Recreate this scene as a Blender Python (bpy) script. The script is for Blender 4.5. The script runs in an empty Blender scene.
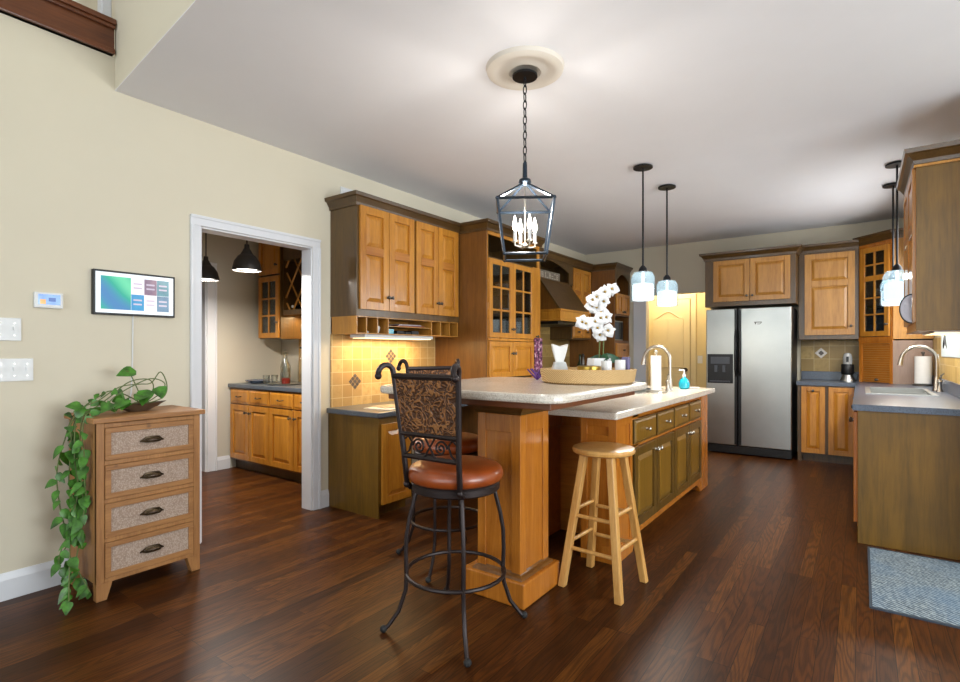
import bpy, math, random
from mathutils import Matrix, Vector
PI = math.pi
sc = bpy.context.scene
COL = sc.collection

# ---------------------------------------------------------------- camera
YAW = math.atan(381/525)
cam = bpy.data.objects.new('camera', bpy.data.cameras.new('camera'))
COL.objects.link(cam)
cam.location = (0, 0, 1.245)
cam.rotation_euler = (PI/2, 0, YAW)
cam.data.sensor_width = 36
cam.data.lens = 36*525/960
cam.data.shift_y = 10/960
cam.data.clip_start = .02
sc.camera = cam

# ---------------------------------------------------------------- light and exposure
wd = bpy.data.worlds.new('world'); sc.world = wd; wd.use_nodes = True
bg = wd.node_tree.nodes['Background']
bg.inputs[0].default_value = (.80, .90, 1, 1); bg.inputs[1].default_value = 1.2
sc.view_settings.view_transform = 'Standard'
sc.view_settings.look = 'None'
sc.view_settings.gamma = 1
sc.view_settings.exposure = 0.85

def area(name, loc, aim, sx, sy, watts, color=(1, 1, 1)):
    l = bpy.data.lights.new(name, 'AREA'); l.shape = 'RECTANGLE'; l.size = sx; l.size_y = sy
    l.energy = watts; l.color = color
    o = bpy.data.objects.new(name, l); COL.objects.link(o); o.location = loc
    o.rotation_euler = (Vector(aim)-Vector(loc)).to_track_quat('-Z', 'Y').to_euler()
    return o
def point(name, loc, watts, r=.03, color=(1, .85, .65)):
    l = bpy.data.lights.new(name, 'POINT'); l.energy = watts; l.shadow_soft_size = r; l.color = color
    o = bpy.data.objects.new(name, l); COL.objects.link(o); o.location = loc
    return o
# daylight through the windows of the great room, the dining corner and over the sink
area('daylight_great_room', (-.6, -3.82, 2.3), (-.6, 3, 4.2), 4.6, 3.6, 84, (.90, .96, 1))
area('daylight_dining_corner', (3.85, 1.6, 1.5), (-1, 3.8, 3.9), 3.2, 2.0, 165, (.90, .96, 1))
area('daylight_sink_window', (.57, 6.0, 1.9), (-3, 5.6, .8), 1.6, .85, 20, (.95, .98, 1))
area('loft_fill_light', (-3.8, -1.0, 5.2), (-3.8, -1.0, 0), 1.4, 3, 9, (1, .95, .85))  # fill light added to brighten the loft, no window behind it
# lamps of the rooms
area('cabinet_strip_light', (-3.30, 3.25, 1.343), (-3.30, 3.25, 0), .05, .8, 5, (1, .70, .33)).rotation_euler = (0, 0, 0)
point('hall_lamp', (-2.3, 7.95, 2.4), 13, .08, (1, .92, .74))
area('pantry_strip_light', (-4.4, 3.44, 1.61), (-4.4, 3.44, 1), 1.0, .05, 7, (1, .70, .36)).rotation_euler = (0, 0, 0)
area('sink_strip_light', (.44, 4.6, 1.352), (.44, 4.6, .9), .05, .7, .8, (1, .85, .6)).rotation_euler = (0, 0, 0)

def downlight(name, loc, size, watts, color):
    l = bpy.data.lights.new(name, 'AREA'); l.shape = 'DISK'; l.size = size; l.energy = watts; l.color = color
    o = bpy.data.objects.new(name, l); COL.objects.link(o); o.location = loc
# ---------------------------------------------------------------- helpers
def lin(h):
    c = [int(h[i:i+2], 16)/255 for i in (0, 2, 4)]
    return tuple(x/12.92 if x <= .04045 else ((x+.055)/1.055)**2.4 for x in c)+(1,)

class N:                                             # small node-tree builder
    def __init__(s, name):
        s.m = bpy.data.materials.new(name); s.m.use_nodes = True
        s.t = s.m.node_tree; s.b = s.t.nodes['Principled BSDF']; s.tc = None
    def n(s, typ, **kw):
        x = s.t.nodes.new(typ)
        for k, v in kw.items():
            if k.startswith('i_'):
                x.inputs[k[2:].replace('_', ' ')].default_value = v
            else: setattr(x, k, v)
        return x
    def l(s, a, b): s.t.links.new(a, b)
    def co(s, scale=(1, 1, 1), rot=(0, 0, 0), kind='Object', loc=(0, 0, 0)):
        if s.tc is None: s.tc = s.n('ShaderNodeTexCoord')
        mp = s.n('ShaderNodeMapping'); mp.inputs['Scale'].default_value = scale; mp.inputs['Rotation'].default_value = rot
        mp.inputs['Location'].default_value = loc
        s.l(s.tc.outputs[kind], mp.inputs[0]); return mp.outputs[0]
    def noise(s, vec, scale, detail=5, rough=.55, dist=0):
        x = s.n('ShaderNodeTexNoise'); x.inputs['Scale'].default_value = scale; x.inputs['Detail'].default_value = detail
        x.inputs['Roughness'].default_value = rough; x.inputs['Distortion'].default_value = dist
        s.l(vec, x.inputs['Vector']); return x.outputs['Fac']
    def ramp(s, fac, stops):
        r = s.n('ShaderNodeValToRGB'); e = r.color_ramp.elements
        while len(e) < len(stops): e.new(.5)
        for q, (p, c) in zip(e, stops):
            q.position = p; q.color = lin(c) if isinstance(c, str) else c
        s.l(fac, r.inputs[0]); return r.outputs[0]
    def mix(s, a, b, fac, mode='MIX'):
        m = s.n('ShaderNodeMix', data_type='RGBA', blend_type=mode)
        for v, i in ((fac, 0), (a, 6), (b, 7)):
            if hasattr(v, 'links'): s.l(v, m.inputs[i])
            else: m.inputs[i].default_value = lin(v) if isinstance(v, str) else v
        return m.outputs[2]
    def bump(s, fac, strength=.2, dist=.002):
        b = s.n('ShaderNodeBump'); b.inputs['Strength'].default_value = strength; b.inputs['Distance'].default_value = dist
        s.l(fac, b.inputs['Height']); s.l(b.outputs[0], s.b.inputs['Normal'])
    def out(s, col=None, rough=.5, metal=0, coat=0, **kw):
        if col is not None:
            if hasattr(col, 'links'): s.l(col, s.b.inputs['Base Color'])
            else: s.b.inputs['Base Color'].default_value = lin(col) if isinstance(col, str) else col
        s.b.inputs['Roughness'].default_value = rough; s.b.inputs['Metallic'].default_value = metal
        s.b.inputs['Coat Weight'].default_value = coat; s.b.inputs['Coat Roughness'].default_value = .12
        for k, v in kw.items():
            i = s.b.inputs[k.replace('_', ' ')]; i.default_value = v
        return s.m

def flat(name, col, rough=.5, metal=0, coat=0, var=.06, sc_=6, **kw):
    n = N(name); c = lin(col)
    d = tuple(max(0, x*(1-var*2)) for x in c[:3])+(1,)
    f = n.noise(n.co(), sc_, 4)
    return n.out(n.ramp(f, [(.3, d), (.7, c)]), rough, metal, coat, **kw)

def wood(name, dark, light, rough=.32, along='z', coat=.25, k=1, blotch=.35, mid=None, knots=False):
    n = N(name); s = {'x': (.9, 11, 11), 'y': (11, .9, 11), 'z': (11, 11, .9)}[along]
    v = n.co(tuple(q*k for q in s)); g = n.noise(v, 1.6, 8, .62, .6)
    fine = n.noise(n.co(tuple(q*k*5 for q in s)), 2.0, 4, .6)
    c = n.ramp(g, [(.28, dark), (.72, light)] if mid is None else [(.25, dark), (.5, mid), (.75, light)])
    c = n.mix(c, n.ramp(fine, [(.35, dark), (.6, light)]), .28)
    big = n.noise(n.co(), 2.3, 3)
    dk = tuple(x*.62 for x in lin(dark)[:3])+(1,)
    c2 = n.mix(c, dk, n.ramp(big, [(.45, (0, 0, 0, 1)), (.85, (blotch, blotch, blotch, 1))]))
    if knots:
        vo = n.n('ShaderNodeTexVoronoi'); vo.inputs['Scale'].default_value = 7; n.l(n.co(), vo.inputs['Vector'])
        c2 = n.mix(c2, '3a1f0e', n.ramp(vo.outputs['Distance'], [(.06, (.85, .85, .85, 1)), (.13, (0, 0, 0, 1))]))
    n.bump(fine, .06, .001)
    return n.out(c2, rough, 0, coat)

M = {}
M['maple'] = wood('honey_maple', '9d5d14', 'cf9034', .30)
M['maple_rail'] = wood('honey_maple_crossgrain', '99591a', 'bd7c31', .32, along='y')
M['maple_light'] = wood('light_honey_maple', '986220', 'c38c3e', .34, coat=.1)
M['stain'] = wood('umber_stained_maple', '3d2a12', '654921', .38, k=1.2)
M['stain_y'] = wood('umber_stained_moulding', '38240e', '59401d', .33, along='y')
M['walnut'] = wood('brown_stained_panel', '583612', '865522', .34)
M['orange'] = wood('amber_maple', '9a5515', 'c67d2c', .26, coat=.4)
M['orange_dark'] = wood('amber_maple_panel', '9a5515', 'c67d2c', .3, along='x')
M['olive'] = wood('olive_glazed_maple', '43300f', '70521c', .33, k=1.2)
M['olive_panel'] = wood('olive_glazed_panel', '664812', '8c6722', .33, k=1.0)
M['endpanel'] = wood('olive_brown_end_panel', '4e3709', '7d5916', .42, k=.6, blotch=.5, coat=.05)
M['pine'] = wood('knotty_pine', '805228', 'b27e48', .5, along='y', coat=0, knots=True)
M['pine_z'] = wood('knotty_pine_upright', '805228', 'b27e48', .5, coat=0, knots=True)
M['birch'] = wood('blond_birch', 'b57c36', 'dbab66', .34)
M['garage'] = wood('tambour_wood', '97591b', 'b7752b', .34, along='x')
M['loftwood'] = wood('dark_oak_skirt', '4a2412', '7d4423', .3, along='y')
M['doorpaint'] = flat('cream_door_paint', 'e9d6a6', .4, var=.02)
M['wall'] = flat('beige_wall_paint', 'd3cab5', .75, var=.015, sc_=2)
M['wall_pantry'] = flat('grey_beige_wall_paint', 'c3bdae', .75, var=.015, sc_=2)
M['wall_hall'] = flat('lamplit_yellow_wall', 'e0cb96', .75, var=.015)  # warm hall light is mixed into this yellow wall colour
M['wall_blue'] = flat('slate_blue_wall_paint', '4b5a68', .75)
M['ceiling'] = flat('white_ceiling_paint', 'e6e5e8', .85, var=.012, sc_=3)
M['trim'] = flat('white_trim_paint', 'd8d9dd', .35, var=.01)
M['white'] = flat('white_plastic', 'd9d9d8', .35, var=.01)
M['ceramic'] = flat('white_ceramic', 'd8d7d6', .25, var=.01)
M['paper'] = flat('white_paper', 'dedcd8', .8, var=.02, sc_=30)
M['medallion'] = flat('ivory_plaster', 'd8cfc2', .7, var=.02)
M['black'] = flat('black_metal', '16161a', .45, .4)
M['iron'] = flat('brown_black_iron', '2d2322', .42, .5)
M['lantern'] = flat('blue_flare_metal', '2c3743', .35, .6)  # bluish flare of the bulbs is mixed into the dark frame colour
M['plastic_black'] = flat('black_plastic', '0c0d10', .42)
M['chrome'] = flat('brushed_nickel', 'bdb6ab', .28, 1)
M['steel'] = flat('stainless_steel', 'b0b1ad', .36, 1, sc_=3)
M['bronze'] = flat('dark_bronze', '4b3d2b', .35, .8)
M['pewter'] = flat('dark_pewter', '5b5650', .35, .8)
M['dome'] = flat('gunmetal_dome', '4d4a47', .38, .75)
M['grey_dark'] = flat('slate_counter', '4c525a', .28, var=.12, sc_=60)
M['screen_white'] = flat('white_mat_board', 'e4ebf2', .4)
M['gold'] = flat('brushed_gold', 'a88a3c', .3, .9)
M['green'] = flat('pothos_leaf', '53912e', .4, var=.42, sc_=22)
M['green_dark'] = flat('dark_leaf', '1f5138', .35)
M['stem'] = flat('green_brown_stem', '61703a', .6)
M['bottle'] = flat('dark_bottle_glass', '1b1612', .12, coat=.5)
M['red'] = flat('dark_red_liquor', '6a1b12', .2)
M['blueplate'] = flat('blue_glazed_stoneware', '5c6880', .25)
M['purple'] = flat('lavender_card', '6a6488', .6)
M['rubber'] = flat('dark_rubber', '1c1a1a', .7)
M['grey_plate'] = flat('grey_glazed_plate', '9c979c', .3)
M['dirt'] = flat('dark_wood_bowl', '55402e', .5)
M['seat'] = flat('rust_leather', '974518', .34, coat=.2, var=.16, sc_=14)
M['bluesoap'] = flat('turquoise_soap', '17a6bd', .15, coat=.5)
def apron_mat():
    n = N('purple_flowered_cloth'); f = n.noise(n.co(), 26, 3, .6)
    return n.out(n.ramp(f, [(.38, '1d1420'), (.47, '5b2a4a'), (.56, '8c4a6a'), (.64, 'c9b4bb')]), .85)
M['apron'] = apron_mat()
M['frosted'] = flat('frosted_glow_glass', 'e9f0f2', .3)
M['petal'] = flat('white_petal', 'dedcdb', .6, var=.02)

def emis(name, col, strength):
    n = N(name); n.out(col, .5)
    n.b.inputs['Emission Color'].default_value = lin(col); n.b.inputs['Emission Strength'].default_value = strength
    return n.m
M['bulb'] = emis('warm_lamp_bulb', 'fff6e6', 12)
M['lampglow'] = emis('cool_lamp_bulb', 'f4fafc', .85); M['lampglow'].node_tree.nodes['Principled BSDF'].inputs['Base Color'].default_value = (.25, .26, .27, 1)
M['lampwhite'] = emis('lit_dome_lining', 'fff8ec', 3)
M['strip'] = emis('lit_strip_diffuser', 'ffe2ac', 1.1)

def glass(name, tint=(1, 1, 1, 1), gl=.12, rough=.03, alpha=None):
    n = N(name); t = n.t
    tr = n.n('ShaderNodeBsdfTransparent'); tr.inputs[0].default_value = tint
    g = n.n('ShaderNodeBsdfGlossy'); g.inputs['Roughness'].default_value = rough
    fr = n.n('ShaderNodeLayerWeight'); fr.inputs[0].default_value = .35
    mm = n.n('ShaderNodeMath', operation='MULTIPLY_ADD'); mm.inputs[1].default_value = .5; mm.inputs[2].default_value = gl
    n.l(fr.outputs['Fresnel'], mm.inputs[0])
    mx = n.n('ShaderNodeMixShader'); n.l(mm.outputs[0], mx.inputs[0]); n.l(tr.outputs[0], mx.inputs[1]); n.l(g.outputs[0], mx.inputs[2])
    n.l(mx.outputs[0], t.nodes['Material Output'].inputs[0]); return n.m
M['glass'] = glass('clear_glass', (.90, .93, .93, 1), .10, .06)
M['glass_pane'] = glass('cabinet_glass', (.62, .66, .68, 1), .04)
def seeded():
    n = N('seeded_lamp_glass')
    f = n.noise(n.co((40, 40, 9)), 1.5, 3); n.bump(f, .5, .004)
    n.out('aebbc2', .18); n.b.inputs['Transmission Weight'].default_value = .0
    tr = n.n('ShaderNodeBsdfTransparent'); tr.inputs[0].default_value = (.86, .92, .95, 1)
    mx = n.n('ShaderNodeMixShader'); mx.inputs[0].default_value = .10
    n.l(tr.outputs[0], mx.inputs[1]); n.l(n.b.outputs[0], mx.inputs[2]); n.l(mx.outputs[0], n.t.nodes['Material Output'].inputs[0])
    return n.m
M['seeded'] = seeded()

def floor_mat():
    n = N('oak_plank_floor')
    v = n.co((1, 1, 1), (0, 0, PI/2))                # boards run along world Y
    br = n.n('ShaderNodeTexBrick'); br.offset = .37; br.offset_frequency = 3; br.squash = 1
    for k_, x in (('Scale', 1), ('Mortar Size', .0011), ('Mortar Smooth', .1), ('Bias', 0), ('Brick Width', 1.15), ('Row Height', .066)):
        br.inputs[k_].default_value = x
    br.inputs['Color1'].default_value = (0, 0, 0, 1); br.inputs['Color2'].default_value = (1, 1, 1, 1); br.inputs['Mortar'].default_value = (.5, .5, .5, 1)
    n.l(v, br.inputs['Vector'])
    base = n.ramp(br.outputs['Color'], [(0, '43230c'), (.5, '582f10'), (1, '6d4018')])
    off = n.n('ShaderNodeVectorMath', operation='MULTIPLY_ADD'); off.inputs[1].default_value = (17, 9, 5)
    n.l(br.outputs['Color'], off.inputs[0]); n.l(n.co((9.0, .8, 1)), off.inputs[2])
    fld = n.noise(off.outputs[0], 1.0, 2.2, .45, .25)
    mu = n.n('ShaderNodeMath', operation='MULTIPLY'); mu.inputs[1].default_value = 125; n.l(fld, mu.inputs[0])
    sn = n.n('ShaderNodeMath', operation='SINE'); n.l(mu.outputs[0], sn.inputs[0])
    md = n.n('ShaderNodeMapRange'); md.inputs[1].default_value = -1; n.l(sn.outputs[0], md.inputs[0])
    pore = n.noise(n.co((190, 7, 1)), 1.0, 4, .6); big = n.noise(n.co((1.2, .5, 1)), 1.6, 3)
    c = n.mix(base, '23120a', n.ramp(md.outputs[0], [(.08, (.5, .5, .5, 1)), (.5, (.12, .12, .12, 1)), (.85, (0, 0, 0, 1))]))
    c = n.mix(c, '1f1008', n.ramp(pore, [(.36, (.45, .45, .45, 1)), (.55, (0, 0, 0, 1))]))
    c = n.mix(c, '2c170b', n.ramp(big, [(.4, (0, 0, 0, 1)), (.75, (.3, .3, .3, 1))]))
    c = n.mix(c, '120904', br.outputs['Fac'])
    n.bump(pore, .06, .0012)
    return n.out(c, .36, 0, 0, Specular_IOR_Level=.13)
M['floor'] = floor_mat()

def granite(name, a, b, sc_=170, rough=.22):
    n = N(name); v = n.co()
    f = n.noise(v, sc_, 3, .7); g = n.noise(v, 9, 4)
    c = n.ramp(f, [(.36, a), (.52, b)]); c = n.mix(c, a, n.ramp(g, [(.4, (0, 0, 0, 1)), (.8, (.35, .35, .35, 1))]))
    return n.out(c, rough, 0, .15)
M['cream_stone'] = granite('cream_speckled_stone', 'b3a494', 'd9d1c4')
M['slate'] = granite('slate_grey_laminate', '33383f', '5b636d', 260, .3)
M['slate_blue'] = granite('blue_grey_laminate', '343a44', '545d6c', 260, .3)

def tiles(name, a, b, mort, size, axis='x'):
    n = N(name); rot = {'x': (PI/2, 0, 0), 'y': (PI/2, 0, PI/2)}[axis]
    mp = n.n('ShaderNodeCombineXYZ'); sp = n.n('ShaderNodeSeparateXYZ'); n.l(n.co(), sp.inputs[0])
    n.l(sp.outputs[0 if axis == 'x' else 1], mp.inputs[0]); n.l(sp.outputs[2], mp.inputs[1])
    br = n.n('ShaderNodeTexBrick'); br.offset = 0
    for k_, x in (('Scale', 1), ('Mortar Size', .003), ('Mortar Smooth', .4), ('Brick Width', size), ('Row Height', size)):
        br.inputs[k_].default_value = x
    br.inputs['Color1'].default_value = (0, 0, 0, 1); br.inputs['Color2'].default_value = (1, 1, 1, 1); br.inputs['Mortar'].default_value = (.5, .5, .5, 1)
    n.l(mp.outputs[0], br.inputs['Vector'])
    c = n.ramp(br.outputs['Color'], [(0, a), (1, b)])
    f = n.noise(n.co(), 22, 6, .7); c = n.mix(c, a, n.ramp(f, [(.45, (0, 0, 0, 1)), (.7, (.8, .8, .8, 1))]))
    c = n.mix(c, mort, br.outputs['Fac']); n.bump(f, .15, .003)
    return n.out(c, .45)
M['tile_left'] = tiles('tumbled_travertine', 'b08a50', 'd0ab6e', 'd3b98a', .105, 'y')
M['tile_back'] = tiles('mottled_travertine', '8f7440', 'b89a5c', 'c0a878', .155, 'x')
M['tile_right'] = tiles('yellow_travertine', 'ab8a48', 'cdb06e', 'c9b184', .13, 'y')
M['tile_pantry'] = tiles('honey_travertine', 'a67f42', 'c79c58', 'c9ac78', .1, 'x')
M['tile_accent'] = flat('slate_inlay', '5a4f46', .4)

def rug_mat():
    n = N('blue_grey_weave')
    w = n.n('ShaderNodeTexWave', wave_type='BANDS', bands_direction='DIAGONAL'); w.inputs['Scale'].default_value = 15
    w.inputs['Distortion'].default_value = 3.5; w.inputs['Detail'].default_value = 2; w.inputs['Detail Scale'].default_value = 3
    n.l(n.co((1, 1.7, 1)), w.inputs['Vector'])
    f = n.noise(n.co(), 85, 3, .8); g = n.noise(n.co(), 2.5, 3)
    c = n.ramp(w.outputs['Fac'], [(.2, '4b5862'), (.6, '7f9099'), (.9, 'aab5b8')])
    c = n.mix(c, '4e5f70', n.ramp(f, [(.45, (0, 0, 0, 1)), (.7, (.75, .75, .75, 1))]))
    c = n.mix(c, '55799c', n.ramp(g, [(.45, (0, 0, 0, 1)), (.75, (.55, .55, .55, 1))]))
    n.bump(w.outputs['Fac'], .4, .004)
    return n.out(c, .95)
M['rug'] = rug_mat()
def cane_mat():
    n = N('woven_cane')
    ck = n.n('ShaderNodeTexVoronoi'); ck.inputs['Scale'].default_value = 150; n.l(n.co((1, 1, .8)), ck.inputs['Vector'])
    f = n.noise(n.co((1, 1, 1)), 60, 4, .7)
    c = n.ramp(ck.outputs['Distance'], [(.2, 'b9a595'), (.7, '9b8473')]); c = n.mix(c, '857061', n.ramp(f, [(.5, (0, 0, 0, 1)), (.72, (.5, .5, .5, 1))]))
    n.bump(ck.outputs['Distance'], .5, .002)
    return n.out(c, .85)
M['cane'] = cane_mat()
def tooled_mat():
    n = N('tooled_copper_leather')
    v = n.co(); vo = n.n('ShaderNodeTexVoronoi', feature='SMOOTH_F1'); vo.inputs['Scale'].default_value = 46
    wob = n.n('ShaderNodeTexNoise'); wob.inputs['Scale'].default_value = 14; n.l(v, wob.inputs['Vector'])
    mxv = n.n('ShaderNodeVectorMath', operation='MULTIPLY_ADD'); mxv.inputs[1].default_value = (.09, .09, .09); n.l(wob.outputs['Color'], mxv.inputs[0]); n.l(v, mxv.inputs[2])
    n.l(mxv.outputs[0], vo.inputs['Vector'])
    w = n.n('ShaderNodeMath', operation='SINE'); mu = n.n('ShaderNodeMath', operation='MULTIPLY'); mu.inputs[1].default_value = 16
    n.l(vo.outputs['Distance'], mu.inputs[0]); n.l(mu.outputs[0], w.inputs[0])
    c = n.ramp(w.outputs[0], [(.1, '4d2f1c'), (.55, '74492a'), (.95, '946337')])
    n.bump(w.outputs[0], .7, .004)
    return n.out(c, .42, .25)
M['tooled'] = tooled_mat()
def wicker_mat():
    n = N('woven_rattan')
    w = n.n('ShaderNodeTexWave', wave_type='BANDS', bands_direction='DIAGONAL'); w.inputs['Scale'].default_value = 62; w.inputs['Distortion'].default_value = 1.0
    n.l(n.co(), w.inputs['Vector'])
    c = n.ramp(w.outputs['Fac'], [(.1, 'b48a54'), (.6, 'd8b57e')]); n.bump(w.outputs['Fac'], .6, .004)
    return n.out(c, .7)
M['wicker'] = wicker_mat()

# ---------------------------------------------------------------- geometry
class G:
    def __init__(s): s.v = []; s.f = []; s.mi = []; s.cur = 0; s.T = Matrix()
    def add(s, vs, fs):
        o = len(s.v)
        s.v += [s.T @ Vector(p) for p in vs]
        s.f += [tuple(i+o for i in f) for f in fs]; s.mi += [s.cur]*len(fs)
    def box(s, x0, x1, y0, y1, z0, z1):
        s.add([(x0, y0, z0), (x1, y0, z0), (x1, y1, z0), (x0, y1, z0), (x0, y0, z1), (x1, y0, z1), (x1, y1, z1), (x0, y1, z1)],
              [(3, 2, 1, 0), (4, 5, 6, 7), (0, 1, 5, 4), (1, 2, 6, 5), (2, 3, 7, 6), (3, 0, 4, 7)]); return s
    def prism(s, pts, z0, z1):
        n = len(pts)
        s.add([(x, y, z0) for x, y in pts]+[(x, y, z1) for x, y in pts],
              [tuple(range(n))[::-1], tuple(range(n, 2*n))]+[(i, (i+1) % n, n+(i+1) % n, n+i) for i in range(n)]); return s
    def tube(s, pts, r, seg=8, closed=False):
        P = [Vector(p) for p in pts]; n = len(P); vs = []; fs = []
        up = None
        for i, p in enumerate(P):
            a = P[i-1] if (i or closed) else P[i]; b = P[(i+1) % n] if (i < n-1 or closed) else P[i]
            t = (b-a).normalized()
            if up is None:
                up = Vector((0, 0, 1)) if abs(t.z) < .9 else Vector((1, 0, 0))
            x = (up-t*up.dot(t))
            x = x.normalized() if x.length > 1e-5 else t.orthogonal().normalized()
            up = x; y = t.cross(x); rr = r[i] if isinstance(r, (list, tuple)) else r
            for k in range(seg):
                q = 2*PI*k/seg; vs.append(p+x*math.cos(q)*rr+y*math.sin(q)*rr)
        m = n if closed else n-1
        for i in range(m):
            j = (i+1) % n
            for k in range(seg):
                l = (k+1) % seg; fs.append((i*seg+k, i*seg+l, j*seg+l, j*seg+k))
        if not closed: fs += [tuple(range(seg))[::-1], tuple(range((n-1)*seg, n*seg))]
        s.add(vs, fs); return s
    def lathe(s, prof, c=(0, 0, 0), seg=24, cap=True):
        vs = []; fs = []; n = len(prof)
        for r, z in prof:
            for k in range(seg):
                q = 2*PI*k/seg; vs.append((c[0]+max(r, 1e-4)*math.cos(q), c[1]+max(r, 1e-4)*math.sin(q), c[2]+z))
        for i in range(n-1):
            for k in range(seg):
                l = (k+1) % seg; fs.append((i*seg+k, i*seg+l, (i+1)*seg+l, (i+1)*seg+k))
        if cap: fs += [tuple(range(seg))[::-1], tuple(range((n-1)*seg, n*seg))]
        s.add(vs, fs); return s
    def cyl(s, c, r, h, seg=24): return s.lathe([(r, 0), (r, h)], c, seg)
    def ball(s, c, r, seg=12, sz=1):
        return s.lathe([(r*math.sin(PI*i/8), -r*sz*math.cos(PI*i/8)) for i in range(9)], c, seg)
    def sweep(s, prof, path, z=0, closed=False):       # prof (outward, up); outward = right side of the path
        P = [Vector((p[0], p[1])) for p in path]; n = len(P); vs = []; k = len(prof); fs = []
        for i in range(n):
            ds = []
            if i > 0 or closed: ds.append((P[i]-P[i-1]).normalized())
            if i < n-1 or closed: ds.append((P[(i+1) % n]-P[i]).normalized())
            ns = [Vector((d.y, -d.x)) for d in ds]
            o = sum(ns, Vector((0, 0))).normalized(); o = o/max(.3, o.dot(ns[0]))
            for a, b in prof: vs.append((P[i].x+o.x*a, P[i].y+o.y*a, z+b))
        for i in range(n if closed else n-1):
            j = (i+1) % n
            for q in range(k):
                w = (q+1) % k; fs.append((i*k+q, j*k+q, j*k+w, i*k+w))
        if not closed: fs += [tuple(range(k)), tuple(range((n-1)*k, n*k))[::-1]]
        s.add(vs, fs); return s
    def build(s, name, mat, parent=None, smooth=False, bev=0, label=None, loc=None):
        import bmesh
        me = bpy.data.meshes.new(name)
        if parent is not None: org = Vector(WORG.get(parent.name, (0, 0, 0)))
        elif loc is not None: org = Vector(loc)
        else:
            xs = [p.x for p in s.v]; ys = [p.y for p in s.v]
            org = Vector(((min(xs)+max(xs))/2, (min(ys)+max(ys))/2, min(p.z for p in s.v)))
        me.from_pydata([p-org for p in s.v], [], s.f)
        bm = bmesh.new(); bm.from_mesh(me); bmesh.ops.recalc_face_normals(bm, faces=bm.faces); bm.to_mesh(me); bm.free()
        for m_ in (mat if isinstance(mat, (list, tuple)) else [mat]): me.materials.append(M[m_] if isinstance(m_, str) else m_)
        me.polygons.foreach_set('material_index', s.mi)
        o = bpy.data.objects.new(name, me); COL.objects.link(o)
        if parent is not None: o.parent = parent; WORG[o.name] = tuple(org)
        else: o.location = org; WORG[o.name] = tuple(org)
        if smooth:
            me.polygons.foreach_set('use_smooth', [True]*len(me.polygons)); me.set_sharp_from_angle(angle=math.radians(38))
        if bev:
            b = o.modifiers.new('bevel', 'BEVEL'); b.width = bev; b.segments = 2; b.limit_method = 'ANGLE'; b.angle_limit = math.radians(40)
        if label: o['label'] = label
        return o
WORG = {}
def tag(o, label, cat, group=None, kind=None):
    o['label'] = label; o['category'] = cat
    if group: o['group'] = group
    if kind: o['kind'] = kind
    return o
def thing(name, label, cat, loc=(0, 0, 0), group=None, kind=None):
    o = bpy.data.objects.new(name, None); COL.objects.link(o); o.location = loc; o.empty_display_size = .1
    WORG[o.name] = tuple(loc)
    return tag(o, label, cat, group, kind)
def struct(g, name, mat, label, cat, **kw):
    return tag(g.build(name, mat, **kw), label, cat, None, 'structure')
def copy_tree(o, parent=None):
    c = o.copy(); COL.objects.link(c); WORG[c.name] = WORG.get(o.name, (0, 0, 0))
    if parent is not None: c.parent = parent
    for ch in list(o.children): copy_tree(ch, c)
    return c
def rrect(x0, x1, y0, y1, r, seg=6):
    pts = []
    for cx, cy, a in ((x1-r, y1-r, 0), (x0+r, y1-r, 1), (x0+r, y0+r, 2), (x1-r, y0+r, 3)):
        for k in range(seg+1):
            q = (a+k/seg)*PI/2; pts.append((cx+r*math.cos(q), cy+r*math.sin(q)))
    return pts
def frame(o, face):                                   # local (along, outward, up)
    a, b = {'+x': ((0, 1, 0), (1, 0, 0)), '-y': ((1, 0, 0), (0, -1, 0)), '-x': ((0, -1, 0), (-1, 0, 0)), '+y': ((-1, 0, 0), (0, 1, 0))}[face] if isinstance(face, str) else face
    m = Matrix.Identity(4)
    for i in range(3): m[i][0] = a[i]; m[i][1] = b[i]; m[i][2] = (0, 0, 1)[i]; m[i][3] = o[i]
    return m
ROT_OUT = Matrix.Rotation(-PI/2, 4, 'X')
def gT(T): g = G(); g.T = T; return g
def knob(parent, T, a, c, b=.02, mat='pewter', r=.014, label=None):
    g = gT(T @ Matrix.Translation((a, b, c)) @ ROT_OUT)
    g.lathe([(r*.75, 0), (r*.45, .006), (r*.42, .014), (r, .02), (r*1.05, .026), (r*.6, .032)], seg=12)
    return g.build('knob', mat, parent, True)
def pull(parent, T, a, c, w=.07, mat='pewter', b=.02):
    g = gT(T)
    g.tube([(a-w/2, b-.002, c), (a-w/2, b+.016, c), (a-w/4, b+.024, c-.006), (a+w/4, b+.024, c-.006), (a+w/2, b+.016, c), (a+w/2, b-.002, c)], .0045, 6)
    return g.build('pull', mat, parent, True)
def frustum(g, a0, a1, c0, c1, b0, b1, ins):
    g.add([(a0, b0, c0), (a1, b0, c0), (a1, b0, c1), (a0, b0, c1), (a0+ins, b1, c0+ins), (a1-ins, b1, c0+ins), (a1-ins, b1, c1-ins), (a0+ins, b1, c1-ins)],
          [(4, 5, 6, 7), (0, 1, 5, 4), (1, 2, 6, 5), (2, 3, 7, 6), (3, 0, 4, 7), (3, 2, 1, 0)])
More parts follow.
